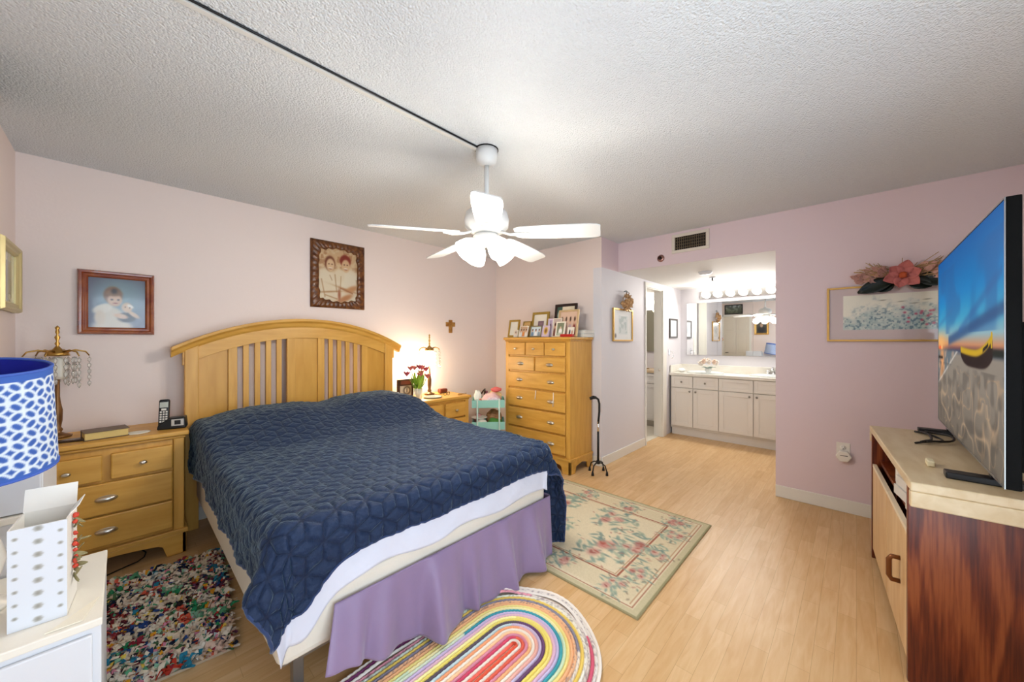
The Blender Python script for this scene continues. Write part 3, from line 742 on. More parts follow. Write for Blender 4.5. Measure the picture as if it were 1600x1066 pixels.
MB().lathe([(.0, .012), (.014, .012), (.01, .03), (.018, .034), (0, .036)], 16, R=Rm).build('deflector', mat('dark bronze', '#3A2722', .4, .6), sp)
sd = MB().lathe([(.0, -.032), (.05, -.032), (.068, -.018), (.07, -.0005), (0, -.0005)], 28).build('smoke_detector', M_white); sd.location = (4.51, 1.244, ZA); tag(sd, 'round white smoke detector on the alcove ceiling', 'smoke detector')
s2 = thing('sprinkler_head', 'little hanging sprinkler on alcove ceiling before the vanity lights', 'sprinkler', (4.97, 1.29, ZA))
MB().lathe([(.0, -.008), (.035, -.008), (.035, -.0005), (0, -.0005)], 20).build('escutcheon', M_white, s2)
MB().lathe([(.0, -.045), (.02, -.045), (.02, -.042), (.008, -.04), (.01, -.008), (0, -.008)], 14).build('deflector', mat('steel grey', '#7D7B78', .35, .8), s2)
ol = thing('wall_outlet', 'white wall outlet low on the pink wall', 'outlet', (XR, .075, .475), -PI/2)
M_plate = mat('outlet white', '#ECE6DC', .35)
MB().box(-.04, .04, -.006, -.0005, -.065, .065).build('plate', M_plate, ol, .002)
soc = MB().lathe([(.0, .0055), (.018, .0055), (.018, .008), (0, .008)], 20, (0, 0, .028), R=Rm).build('socket', M_plate, ol)
MB().box(-.008, -.006, -.0085, -.0079, .027, .037).box(.006, .008, -.0085, -.0079, .027, .037).ball((0, -.008, .019), (.003, .0008, .003), 8).build('slots', M_dark, soc)
ap = thing('plug_in_device', 'white hexagonal plug-in device in the wall outlet', 'plug-in', (XR, .07, .44), -PI/2)
hexp = [(.048*math.cos(PI/3*k), .046*math.sin(PI/3*k)) for k in range(6)]
MB().prism([(a-.002, b) for a, b in hexp], -.045, -.0065).build('casing', M_plate, ap, .006, seg=3)
MB().box(-.022, .022, -.0455, -.0449, .004, .010).build('dark_band', mat('grey print', '#6E6A62', .5), ap)

# ---------------------------------------------------------------- alcove: vanity, mirror, lights
def shaker(m, x0, x1, z0, z1, y=0.0, fr=.055):
    m.box(x0, x1, y-.012, y, z0, z1)
    m.box(x0, x0+fr, y-.02, y-.012, z0, z1).box(x1-fr, x1, y-.02, y-.012, z0, z1).box(x0+fr, x1-fr, y-.02, y-.012, z0, z0+fr).box(x0+fr, x1-fr, y-.02, y-.012, z1-fr, z1)
    return m
def pull(x, z, parent, y=-.02):
    MB().lathe([(.004, 0), (.004, .012), (.013, .016), (.013, .022), (.006, .026)], 12, (x, y, z), R=Rm).build('knob', mat('pewter', '#8F8A82', .35, .9), parent)
va = thing('vanity_cabinet', 'white shaker vanity cabinet with round knobs under the long mirror', 'cabinet', (5.42, 1.235, 0), -PI/2)
# local x = 1.235 - Y
MB().box(-.715, .71, 0, .44, .10, .84).build('body', mat('cabinet body white', '#DCD6CB', .45), va)  # body white a little darker than the doors
MB().box(-.71, .71, .03, .06, 0, .10).build('toe_kick', M_cab, va)
cols = [(-.700, -.417), (-.409, -.099), (-.089, .293), (.301, .705)]
for i, (a, b) in enumerate(cols):
    dr = shaker(MB(), a, b, .68, .835, fr=.04).build('drawer', M_cab, va, .002)
    if i < 2: pull((a+b)/2, .757, dr)
    do = shaker(MB(), a, b, .135, .668).build('door', M_cab, va, .002)
    pull(b-.035 if i % 2 == 0 else a+.035, .63, do)
ct = thing('countertop', 'cream stone countertop with splash over the white vanity', 'countertop', (5.42, 1.235, 0), -PI/2)
M_stone = mat('cream marble', '#F1EEE6', .25, var=(6, '#EAE5D8', (1, 1, 1)))
MB().box(-.728, .722, -.03, .458, .842, .882).build('slab', M_stone, ct, .006)
MB().box(-.728, .722, .44, .459, .883, .985).box(-.728, -.712, .0, .44, .883, .985).build('backsplash', M_stone, ct, .003)
def sink(lx, lab):
    s = thing('wash_basin', lab, 'sink', (5.42+.2, 1.235-lx, .883), -PI/2, 'vanity basins')
    prof = [(1.0, 0), (1.0, .014), (.93, .02), (.86, .012), (.6, .004), (.0, .003)]
    rings = [[(.235*q*math.cos(2*PI*k/28), .165*q*math.sin(2*PI*k/28), z) for k in range(28)] for q, z in prof]
    MB().rings(rings).build('basin', mat('basin porcelain', '#EEF3F0', .12), s)
    MB().lathe([(0, .004), (.02, .004), (.02, .006), (0, .006)], 14).build('drain', M_chrome, s)
sink(-.32, 'oval basin in the vanity behind the white flower vase'); sink(.45, 'oval basin in the vanity beside the chrome tap')
tp = thing('tap', 'chrome tap with two handles at the wall end of vanity', 'tap', (5.828, .79, .883), -PI/2)
MB().box(-.08, .08, -.025, .025, 0, .014).build('tap_base', M_chrome, tp, .005)
MB().tube([(0, 0, .01), (0, 0, .07), (0, -.04, .1), (0, -.1, .085), (0, -.11, .07)], [.016, .014, .012, .011, .01], 12).build('spout', M_chrome, tp)
for sx in (-.06, .06): MB().lathe([(.014, .012), (.014, .03), (.024, .036), (.026, .055), (.016, .065)], 12, (sx, 0, 0)).build('tap_handle', M_chrome, tp)
vm = thing('vanity_mirror', 'long three-panel frameless mirror over the vanity counter', 'mirror', (XV, 1.235, 1.516), -PI/2)
for a, b in ((-.64, -.225), (-.223, .21), (.212, .62)):
    MB().box(a, b, -.008, -.0015, -.383, .383).build('mirror_panel', M_mirror, vm)
MB().box(-.645, .625, -.012, -.001, -.392, -.383).box(.62, .628, -.012, -.001, -.383, .383).build('mirror_channel', M_chrome, vm)
lb = thing('vanity_light_bar', 'chrome bar of six glowing globe bulbs above the mirror', 'wall light', (XV, 1.215, 2.01), -PI/2)
MB().box(-.47, .47, -.03, -.001, -.055, .055).build('bar', M_chrome, lb, .004)
M_globe = mat('lit globe bulb', '#FFFFFF', .3, emit='#FFF8EC', estr=13.0)
for i in range(6):
    b = MB().ball((-.391+.157*i, -.085, 0), .045, 18).build('globe_bulb', M_globe, lb)
    MB().lathe([(.02, .028), (.02, .048)], 14, (-.391+.157*i, 0, 0), R=Rm).build('socket', M_chrome, b)
lamp('vanity_glow', 'AREA', (5.70, 1.215, 2.0), 15, (1, .97, .92), .9, .1, (4.6, 1.215, 1.2))
fl = thing('flower_vase', 'glass vase of white and blush roses on the vanity counter', 'vase', (5.58, 1.50, .888))
MB().lathe([(0, 0), (.03, 0), (.045, .04), (.04, .07), (.043, .075), (.036, .07), (.04, .04), (.026, .006), (0, .006)], 20).build('vase', mat('thin glass', '#F6FAF6', .05, alpha=.3, spec=.8), fl)
rg = random.Random(2)
for k in range(9):
    a = 2*PI*k/9; rr = .1 if k else 0; c = (math.cos(a)*rr, math.sin(a)*rr, .12+.04*rg.random())
    m = MB(); 
    for q in range(9):
        b = 2*PI*q/9*1.7; e = .3+.7*(q/9); petal(m, c, (math.cos(b)*e, math.sin(b)*e, 1.1-e), (math.cos(b), math.sin(b), -.5), .045, .045, -.3, n=4)
    m.ball(c, .025, 10).build('rose', mat('white rose', '#F2E9E0', .7) if k % 2 else mat('blush rose', '#EFD7C4', .7), fl, solid=.001)
m = MB()
for k in range(10):
    a = rg.uniform(0, 6.28); petal(m, (0, 0, .06), (math.cos(a), math.sin(a), .5), (0, 0, 1), .1, .03, -.2)
m.build('leaves', mat('sage leaves', '#7E9488', .6), fl, solid=.001)
hc = MB().ball((0, 0, .02), (.075, .055, .02), 16, .12, 3).ball((.03, .01, .034), (.05, .04, .018), 14, .12, 5).build('hand_towel', mat('white terry', '#F5F3EF', .9, bump=(150, .4, .004))); hc.location = (5.60, 1.86, .888)
tag(hc, 'folded white washcloth on the end of vanity counter', 'towel')
tr = thing('wall_hook', 'chrome towel hook on hall wall above the vanity end', 'hook', (5.40, YW, 1.16))
MB().box(-.02, .02, -.008, -.001, -.03, .05).build('plate', M_chrome, tr, .002)
MB().tube([(0, -.008, .02), (0, -.05, .02), (.02, -.055, -.05), (0, -.04, -.08)], .006, 8).build('hook', M_chrome, tr)
# bathroom beyond the doorway
bv = thing('bathroom_cabinet', 'white bathroom vanity seen through the open doorway', 'cabinet', (5.62, 2.85, 0), -PI/2)
MB().box(-.7, .7, 0, .47, .1, .84).build('body', M_cab, bv); MB().box(-.7, .7, .03, .06, .007, .1).build('toe_kick', mat('dark kick', '#B8AF9E', .6), bv)
for a, b in ((-.68, -.24), (-.23, .22), (.23, .69)):
    shaker(MB(), a, b, .68, .83, fr=.04).build('drawer', M_cab, bv, .002); shaker(MB(), a, b, .13, .67).build('door', M_cab, bv, .002)
MB().box(-.72, .7, -.03, .475, .841, .88).build('counter', mat('peach counter', '#DDC29B', .3), bv, .004)
bmz = MB().box(6.07, 6.099, 2.1, 3.2, 1.16, 1.85).build('bathroom_mirror', [mat('smoky mirror', '#A8A48E', .05, .9)]); tag(bmz, 'bathroom mirror seen through the doorway', 'mirror')
bt = thing('toiletry_tray', 'brass toiletry tray with bottles on bathroom counter through doorway', 'tray', (5.8, 2.62, .881))
MB().box(-.08, .08, -.16, .16, 0, .012).build('tray', M_brass, bt, .004)
for k in range(4): MB().lathe([(.0, .012), (.022, .012), (.024, .07), (.01, .085), (.01, .11), (0, .112)], 12, (0, -.1+.066*k, 0)).build('bottle', mat('amber jar', '#C58A5A', .3), bt)
bl = MB().ball((0, 0, 0), (.05, .12, .05), 16).build('bathroom_light', mat('lit bath globe', '#FFFFFF', .3, emit='#FFF4E0', estr=10)); bl.location = (6.04, 2.55, 1.98); tag(bl, 'glowing bathroom light over mirror through the doorway', 'wall light')
lamp('bath_glow', 'POINT', (5.3, 2.7, 1.95), 9, (1, .95, .87), .1)

# ---------------------------------------------------------------- television and its cabinet
tc_ = thing('media_cabinet', 'low media cabinet with pale top and red brown wood sides', 'cabinet', (2.645, -.105, 0), math.radians(184.2))
L2 = .6; D2 = .57
MB().box(-L2, L2, 0, D2, .765, .80).box(L2-.032, L2, .0, D2, .705, .765).box(-L2, -L2+.032, 0, D2, .705, .765).build('top', [M_birch], tc_, .005)
MB().box(L2-.085, L2-.06, .002, D2, .0, .765).build('side_panel', M_red, tc_, .002)
MB().box(-L2+.06, -L2+.085, .002, D2, 0, .765).build('side_panel', M_red, tc_, .002)
MB().box(-L2+.085, L2-.085, D2-.02, D2-.008, .05, .765).box(-L2+.085, L2-.085, .06, D2-.02, .05, .075).build('back_panel', M_red, tc_)
MB().box(-L2+.085, L2-.085, .04, D2-.02, .585, .605).build('shelf', M_red, tc_)
MB().box(-.012, .012, .04, D2-.02, .075, .585).build('divider', M_red, tc_)
M_pale = mat('pale pine door', '#DDBE92', .45, var=(3, '#CFAA78', (6, 6, 1)))
for a, b, hx in ((.005, L2-.09, .355), (-L2+.09, -.005, None)):
    d = MB().box(a, b, .006, .024, .06, .56).build('door', M_pale, tc_, .003)
    MB().box(a, b, .0055, .022, .562, .58).build('door_edge', mat('pale edge strip', '#EADCC0', .4), d)
    if hx: MB().tube([(hx, .006, .40), (hx, -.020, .40), (hx, -.028, .385), (hx, -.028, .315), (hx, -.020, .30), (hx, .006, .30)], .010, 8).build('handle', mat('bronze brown handle', '#7A4A26', .35, .5), d)
MB().box(-L2+.1, L2-.1, .07, .09, 0, .05).build('plinth', mat('dark plinth', '#4A1E10', .5), tc_)
# papers in the open shelf
Rt = Matrix.Rotation(math.radians(184.2), 4, 'Z'); Tt = Matrix.Translation((2.645, -.105, 0)) @ Rt
def on_cab(x, y, z): return tuple(Tt @ Vector((x, y, z)))
for k, (x, hgt, lab, col) in enumerate(((.40, .03, 'stack of white papers on the open shelf of media cabinet', '#ECE7DE'), (.17, .05, 'pale binder lying deeper on the media cabinet shelf', '#D8D5D0'))):
    pth = thing('paper_stack', lab, 'papers', on_cab(x, .17, .606), math.radians(186+6*k))
    for q in range(4): MB().box(-.09+.004*q, .09+.003*q, -.14+.006*q, .12, hgt*q*.9, hgt*(q+1)*.9-.002).build('bundle', mat('paper %s' % col, col, .7), pth, .001)
bd = thing('wire_binder', 'white notebook standing in the open shelf of media cabinet', 'notebook', on_cab(-.03, .10, .606), math.radians(184))
MB().box(-.07, .07, -.05, .1, 0, .12).build('pages', mat('notebook white', '#E9E6DF', .6), bd, .002)
m = MB()
for k in range(6): m.lathe([(.009, -.001), (.011, 0), (.009, .001)], 12, (-.05+.02*k, -.052, .11), R=Rm)
m.build('spiral', M_chrome, bd)
def tv_mat():
    m, nt, b = newmat('television picture'); a = nt.nodes.new('ShaderNodeAttribute'); a.attribute_name = 'Col'
    b.inputs['Base Color'].default_value = (.005, .005, .006, 1); b.inputs['Roughness'].default_value = .5; b.inputs['Specular IOR Level'].default_value = .03
    nt.links.new(a.outputs['Color'], b.inputs['Emission Color']); b.inputs['Emission Strength'].default_value = .78
    return m
def television():
    t = thing('television', 'large flat television showing a beach boat at sunset', 'television', (2.71, -.383, 0), math.radians(179.4))
    w, h, z0 = 1.48, .955, .85
    p = Paint(300, 190, w-.016, h-.016)
    p.vgrad([(0, '#6B6155'), (.3, '#8A8073'), (.43, '#8E8478'), (.455, '#3C4A62'), (.47, '#7A4E52'), (.49, '#C98A62'), (.54, '#8FB0B8'), (.62, '#3E9FC4'), (.75, '#0F7FC0'), (1, '#075CA0')])
    # local +x is the near (right) side: picture left = far end
    u, vv = p.u, p.v
    p.mix(np.exp(-((u-.06)/.16)**2-((vv-.50)/.06)**2)*.9, '#F6B46A'); p.mix(np.exp(-((u-.06)/.05)**2-((vv-.465)/.012)**2), '#FF5A2A'); p.ell(.09, .468, .016, .014, '#FFD08A', .3)
    p.mix(sm(p.noise(9, 21)-.55, .05)*(vv > .55)*(vv < .93)*.55, '#2A5E9A')
    p.mix(sm(.025-np.abs(vv-(.50+.16*(u-.2))), .006)*(u > .25)*.85, '#2B4F7E'); p.mix(sm(.02-np.abs(vv-(.62+.4*(u-.62))), .006)*(u > .45)*(u < .98)*.6, '#2F609A'); p.mix(sm(.012-np.abs(vv-(.60+.25*u)), .006)*(u < .35)*.5, '#3A6EA4')
    # sea, shore
    sea = sm((.45-vv), .003)*sm(.42-u-(.45-vv)*2.0, .02); p.mix(sea*.9, '#5E6E78'); p.mix(sea*sm(p.noise(40, 22)-.6, .05)*.7, '#C9A48A'); p.mix(sea*np.exp(-((u-.10)/.05)**2)*.8, '#F0A060')
    p.mix(sm(.012-np.abs(.42-u-(.45-vv)*2.0), .004)*(vv < .45)*.7, '#E0D8CC'); p.mix((u < .12)*sm(.008-np.abs(vv-.405), .003), '#26221E')
    p.mix(sm(.02-np.abs(p.noise(20, 23)-.5), .01)*(vv < .36)*.55, '#C8A078'); p.mix(sm(p.noise(28, 24)-.6, .06)*(vv < .38)*.35, '#3E3A36'); p.mix(sm(.025-np.abs(p.noise(11, 25)-.5), .012)*(vv < .25)*.5, '#D9B48C')
    p.mix((u > .78)*sm(vv-.445, .003)*sm(.475-vv, .003), '#15201A')
    # boat
    xm = (u-.69)/.205; keel = .388+.05*xm**4; rail = .462+.07*np.clip(xm, 0, 2)**2+.012*np.clip(-xm, 0, 2)**2
    inb = (np.abs(xm) < 1); p.mix(inb*sm(vv-keel, .002)*sm(rail-vv, .002), '#1E100E'); p.mix(inb*sm(vv-(rail-.024), .002)*sm(rail+.006-vv, .002), '#C9A21E'); p.mix((np.abs(u-.885) < .007)*(vv > .48)*(vv < .54), '#C9A21E'); p.mix((np.abs(u-.82) < .03)*(np.abs(vv-(rail-.012)) < .008), '#14120F')
    scr = p.panel('screen', tv_mat(), t, -.022, z0=z0+.008)
    MB().box(-w/2, w/2, -.021, .012, z0, z0+h).box(-w*.46, w*.4, .008, .05, z0+.03, z0+.55).build('casing', mat('matt black casing', '#060606', .7, spec=.15), t, .003)
    MB().box(-w/2, w/2, -.0235, -.021, z0, z0+.008).box(-w/2, w/2, -.0235, -.021, z0+h-.006, z0+h).box(-w/2, -w/2+.006, -.0235, -.021, z0+.008, z0+h-.006).box(w/2-.006, w/2, -.0235, -.021, z0+.008, z0+h-.006).build('bezel', mat('grey metal edge', '#9A9C9E', .3, .7), t)
    for fx in (-.50, .49):
        MB().box(fx-.03, fx+.03, -.125, .14, .801, .825).box(fx-.02, fx+.02, -.015, .02, .825, .86).build('foot', M_black, t, .004)
television()
ab = MB().box(-.03, .03, -.012, .012, 0, .024).build('power_adapter', mat('cream plastic', '#E4D8B4', .5), None, .005); ab.location = on_cab(.28, .105, .801); tag(ab, 'little cream plastic block beside the television foot', 'adapter')
m = MB()
for k in range(3):
    pts = []
    for i in range(24):
        f = i/23; pts.append(on_cab(-.16-.34*f+.0*k, .13+.02*k+.10*math.sin(f*PI)*(1 if k != 1 else .4)+.05*f, .806+.006*k+.004*math.sin(f*9+k)))
    m.tube(pts, .0055, 6)
tag(m.build('looped_cable', M_black), 'black cord looped on the pale cabinet top by television', 'cord')

# ---------------------------------------------------------------- rugs
def floral_rug():
    w, l = 1.22, 1.80
    t = thing('floral_rug', 'cream floral area rug with rose bouquets beside the bed', 'rug', (1.68, .76, 0))
    p = Paint(190, 280, w, l); X, Y = p.x, p.y
    p.fill('#DDD0B2'); edge = np.minimum(np.minimum(X, w-X), np.minimum(Y, l-Y))
    p.mix((edge < .045)*1.0, '#C6BB98'); p.mix((edge < .012)*1.0, '#97916E')
    for a, b, c in ((.05, .058, '#9A5A44'), (.066, .071, '#B58A6A'), (.215, .226, '#9A5240'), (.235, .24, '#B58A6A')): p.mix((edge > a)*(edge < b)*.9, c)
    p.mix((edge > .075)*(edge < .21)*.35, '#CDBE98')
    def bouquet(cx, cy, s, seed):
        rg = np.random.default_rng(seed)
        for k in range(46):
            a, d = rg.uniform(0, 6.28), rg.uniform(.2, 1.1)*s; x, y = cx+math.cos(a)*d*1.1, cy+math.sin(a)*d
            p.ell(x/w, y/l, .032*s/.16/w*.9, .014*s/.16/l*1.0, rg.choice(['#8FA596', '#7C968E', '#A3B09A', '#6E8884', '#8C9C8C']), .16, rg.uniform(0, 3.1), .8)
        for k in range(4):
            x, y = cx+rg.uniform(-.5, .5)*s, cy+rg.uniform(-.5, .5)*s; r0 = rg.uniform(.2, .34)*s
            p.ell(x/w, y/l, r0/w, r0*.85/l, rg.choice(['#C6988C', '#BC8078', '#CFA898']), .16, 0, .85)
            for q in range(3): p.ell((x+rg.uniform(-.4, .4)*r0)/w, (y+rg.uniform(-.4, .4)*r0)/l, r0*.35/w, r0*.22/l, rg.choice(['#A85A50', '#D9B0A0', '#9A5650']), .2, rg.uniform(0, 3), .8)
        for k in range(14):
            a, d = rg.uniform(0, 6.28), rg.uniform(.8, 1.45)*s; p.ell((cx+math.cos(a)*d)/w, (cy+math.sin(a)*d)/l, .010/w, .006/l, rg.choice(['#6E8278', '#8A7A6A', '#B07A70']), .2, rg.uniform(0, 3), .8)
    k = 0
    for cx, cy in ((.42, .42), (.82, .55), (.50, .86), (.84, 1.0), (.42, 1.28), (.8, 1.42), (.6, .30)): bouquet(cx, cy, .15, 40+k); k += 1
    for i in range(5): bouquet(.145, .2+.36*i, .085, 60+i); bouquet(w-.145, .2+.36*i, .085, 70+i)
    for i in range(3): bouquet(.33+.28*i, .145, .085, 80+i); bouquet(.33+.28*i, l-.145, .085, 85+i)
    p.mix(np.clip(p.rng.random(X.shape), 0, 1)*.12, '#8A8066')
    p.panel('pile', painted('woven rug', .95, .1, bump=(400, .3, .002)), t, .0095, x0=0, z0=0, plane='xy')
    MB().box(0, w, 0, l, .001, .009).build('backing', mat('rug edge', '#A59A74', .9), t)
floral_rug()
def oval_rug():
    t = thing('braided_oval_rug', 'oval braided rug of bright rainbow coils at the foot of the bed', 'rug', (0, 0, 0))
    cx1, cy1 = 1.165, 1.085; cx0 = .35
    cols = ['#E4573C', '#EFE3D4', '#E0604A', '#D98CA0', '#F2B07A', '#F3E9D8', '#F0A070', '#CBBBD6', '#5B4E58', '#F0DC6A', '#F3E27E', '#E3B9CC', '#CDBBDC', '#3E9AA6', '#CFE3C0', '#F1E08A', '#F3B884', '#EFB98C', '#8C8A9A', '#F0CE62', '#F2EEDF', '#E5D9CE', '#D95A72', '#EDE3D8', '#2E6E4E']
    alt = {2: '#C94A66', 4: '#F7C79A', 7: '#BFD6DA', 8: '#6A4A6E', 13: '#D9E6C8', 14: '#F4E9B0', 20: '#DDE8D8', 22: '#EEE6DC', 23: '#7E3A6A', 24: '#F0E6DA', 21: '#E8A0AC', 18: '#E9DCCB', 0: '#E86A5A', 10: '#F6EFA8', 6: '#E9B0A0', 12: '#E6C9DA'}
    n = len(cols); wd = .372/n
    vs = []; P = []; Cc = []
    per = 420; prof = 5
    rg = np.random.default_rng(11)
    for k in range(n):
        r0 = k*wd+.002; off = rg.uniform(0, 1); frac = rg.uniform(.25, .5)
        ring = np.zeros((prof, per+1, 3)); col = np.zeros((prof, per+1, 3))
        for i in range(per+1):
            f = i/per; Ls = cx1-cx0; tot = 2*Ls+2*PI*max(.12, r0)
            # parameterise the stadium
            q = f*4
            if q < 1: base = (cx0+Ls*q, cy1); nrm = (0, 1)
            elif q < 2: a = PI/2-PI*(q-1); base = (cx1, cy1); nrm = (math.cos(a), math.sin(a))
            elif q < 3: base = (cx1-Ls*(q-2), cy1); nrm = (0, -1)
            else: a = -PI/2-PI*(q-3); base = (cx0, cy1); nrm = (math.cos(a), math.sin(a))
            for j in range(prof):
                g = j/(prof-1); rr = r0+wd*g; z = .010+.008*math.sin(PI*g)+.0016*math.sin(f*900+k)*math.sin(PI*g)
                if k >= n-3: z += .004*(1+math.sin(f*70+k*.3)); rr += .006*math.sin(f*55)+.004*math.sin(f*23)
                if k >= n-4 and nrm[1] > 0 and .2 < f < .42: z += .018*math.exp(-((f-.30)/.02)**2)
                ring[j, i] = (base[0]+nrm[0]*rr, base[1]+nrm[1]*rr, z)
                c = hexc(cols[k])*.92+.05
                if k in alt and ((f+off) % 1) < frac: c = hexc(alt[k])
                if k in (17, 20, 21, 23, 18) and rg.random() < .22: c = c*.55+hexc('#6A5A64')*.45
                col[j, i] = c
        P.append(ring); Cc.append(col)
    m = MB(); cc = []
    for ring, col in zip(P, Cc): m.grid(ring); cc.append(col.reshape(-1, 3))
    m.col = np.concatenate(cc); m.build('coils', painted('braided cotton', .85, .15, bump=(250, .5, .003)), t)
    poly = []
    for i in range(40): a = PI/2-PI*i/39; poly.append((cx1+.365*math.cos(a), cy1+.365*math.sin(a)))
    for i in range(40): a = -PI/2-PI*i/39; poly.append((cx0+.365*math.cos(a), cy1+.365*math.sin(a)))
    MB().prism(poly, .001, .009, 'xy').build('backing', mat('rug lining', '#CDBBA8', .9), t)
oval_rug()
def rag_rug():
    cx, cy, ang = .125, 2.46, math.radians(-6)
    t = thing('shaggy_rag_rug', 'shaggy multicoloured rag rug between nightstand and bed', 'rug', (cx, cy, 0), ang)
    w, l = .50, .95
    MB().box(-w/2, w/2, -l/2, l/2, .001, .012).build('backing', mat('rag base', '#B9A58C', .9), t)
    pal = ['#E8D6BE', '#E3CDB4', '#EAD9C6', '#D9B79E', '#F0E4D2', '#E2C2B0', '#F2E8D8', '#24304E', '#1E2436', '#2E4A86', '#2E7E9A', '#2F8A5C', '#5FA67E', '#8FBFA0', '#E5A02E', '#EBCB5A', '#C2402E', '#D9604A', '#8A2A38', '#6A3A52', '#D98AA0', '#2B2528', '#4E6E4A', '#E9DAC2', '#BFCBD0', '#EFE2CC', '#F0E4D2', '#EAD9C6', '#F2E8D8', '#E8D6BE', '#DCC6AE', '#EFE2CC', '#E3D0C0', '#D8C8B8']
    m = MB(); cols = []; rg = random.Random(5)
    clusters = [(rg.uniform(-w/2, w/2), rg.uniform(-l/2, l/2), rg.choice(pal)) for _ in range(80)]
    for k in range(4000):
        x, y = rg.uniform(-w/2, w/2), rg.uniform(-l/2, l/2)
        c = rg.choice(pal)
        for (qx, qy, qc) in clusters:
            if abs(qx-x) < .035 and abs(qy-y) < .03 and rg.random() < .7: c = qc; break
        if x < -.12 and -.15 < y < .15 and rg.random() < .35: c = rg.choice(['#7A2A30', '#5A2430', '#A84A3A'])
        a = rg.gauss(.6, .9); L = rg.uniform(.02, .05); wd = rg.uniform(.006, .011); z0 = .012
        d = Vector((math.cos(a), math.sin(a), 0)); s_ = Vector((-d.y, d.x, 0)); hgt = rg.uniform(.006, .028)
        p0 = Vector((x, y, z0)); p1 = p0+d*L*.5+Vector((0, 0, hgt)); p2 = p0+d*L+Vector((0, 0, rg.uniform(.002, hgt)))
        tw = s_*wd; tw2 = (s_+Vector((0, 0, rg.uniform(-.6, .6)))).normalized()*wd
        m._add([p0-tw*.6, p0+tw*.6, p1-tw2, p1+tw2, p2-tw*.7, p2+tw*.7], [(0, 1, 3, 2), (2, 3, 5, 4)], True)
        cols += [hexc(c)]*6
    m.col = np.array(cols)
    o = m.build('rag_pile', painted('rag strips', .9, .1), t); o['kind'] = 'stuff'
rag_rug()

# ---------------------------------------------------------------- things at the left edge: white cabinets, shade, box
wc = thing('white_cabinet', 'low white cabinet with bare top at the camera side of left wall', 'cabinet', (-.233, 1.645, 0))
MB().box(-.195, .195, -.215, .225, .0, .60).build('body', M_white, wc, .003)
MB().box(-.197, .197, -.225, .225, .60, .62).build('top', mat('cream white top', '#F1EBDD', .4), wc, .003)
MB().box(-.18, .18, -.227, -.215, .06, .585).build('door', M_white, wc, .004)
w2 = thing('tall_white_cabinet', 'taller white cabinet standing behind the blue lampshade', 'cabinet', (-.302, 2.08, 0))
MB().box(-.127, .127, -.18, .17, 0, 1.05).build('body', M_white, w2, .003)
MB().box(-.125, .125, -.198, -.18, .80, 1.03).box(-.125, .125, -.198, -.18, .02, .775).build('door', M_white, w2, .004)
MB().box(-.127, .127, -.215, -.18, .778, .797).build('ledge', mat('cream white top', '#F1EBDD', .4), w2, .002)
def shade_lamp():
    t = thing('table_lamp', 'table lamp with blue and white patterned shade on low white cabinet', 'lamp', (-.264, 1.68, .621))
    MB().lathe([(0, 0), (.055, 0), (.055, .012), (.03, .025), (.035, .07), (.05, .13), (.035, .19), (.015, .23), (.01, .34), (0, .34)], 24).build('base', mat('white ceramic', '#E9E6E0', .2), t)
    R = 0.128; z0, z1 = .365, .645; nx, nz = 260, 150
    A = np.linspace(0, 2*PI, nx); Z = np.linspace(0, 1, nz); a, z = np.meshgrid(A, Z)
    rad = R*(1.06-.06*z); tilt = math.radians(9)
    X = rad*np.cos(a); Y = rad*np.sin(a); Zz = z0+(z1-z0)*z
    def lean(X, Y, Zz): c = (z0+z1)/2; return np.stack([X, Y*math.cos(tilt)-(Zz-c)*math.sin(tilt)+0*X, c+(Zz-c)*math.cos(tilt)+Y*math.sin(tilt)], -1)
    # overlapping-circle lattice
    S = .052; u = a*R/S; v = z*(z1-z0)/S
    ring = np.full(u.shape, 9.0)
    per = round(2*PI*R/S); u = a/(2*PI)*per
    for di in range(-1, 3):
        for dj in range(-1, 3):
            for ox, oy in ((0, 0), (.5, .5)):
                cxx = np.floor(u)+di+ox; cyy = np.floor(v)+dj+oy
                ring = np.minimum(ring, np.abs(np.hypot(u-cxx, v-cyy)-.54))
    wht = sm(.062-ring, .012)
    band = (z > .93)*1.0+(z < .04)*1.0
    col = hexc('#3E5FA8')*(1-wht[..., None])+hexc('#DCE5EC')*wht[..., None]
    col = col*(1-band[..., None])+hexc('#3F62B0')*band[..., None]
    m = MB().grid(lean(X, Y, Zz)); m.col = col
    sh = m.build('lamp_shade', painted('patterned shade', .8, .2), t)
    MB().grid(lean(X*.975, Y*.975, Zz)).build('shade_lining', mat('cobalt lining', '#14209A', .7), sh)
    for zz in (z0, z1):
        m = MB()
        pts = [tuple(lean(np.array(R*(1.06 if zz == z0 else 1.0)*.99*math.cos(2*PI*k/48)), np.array(R*(1.06 if zz == z0 else 1.0)*.99*math.sin(2*PI*k/48)), np.array(zz))) for k in range(49)]
        m.tube(pts, .004, 6).build('shade_trim', mat('blue trim', '#3F5FB5', .7), sh)
    MB().tube([(0, 0, .34), (0, 0, .42)], .012, 10).ball((0, 0, .46), .03).build('bulb', M_white, t)
shade_lamp()
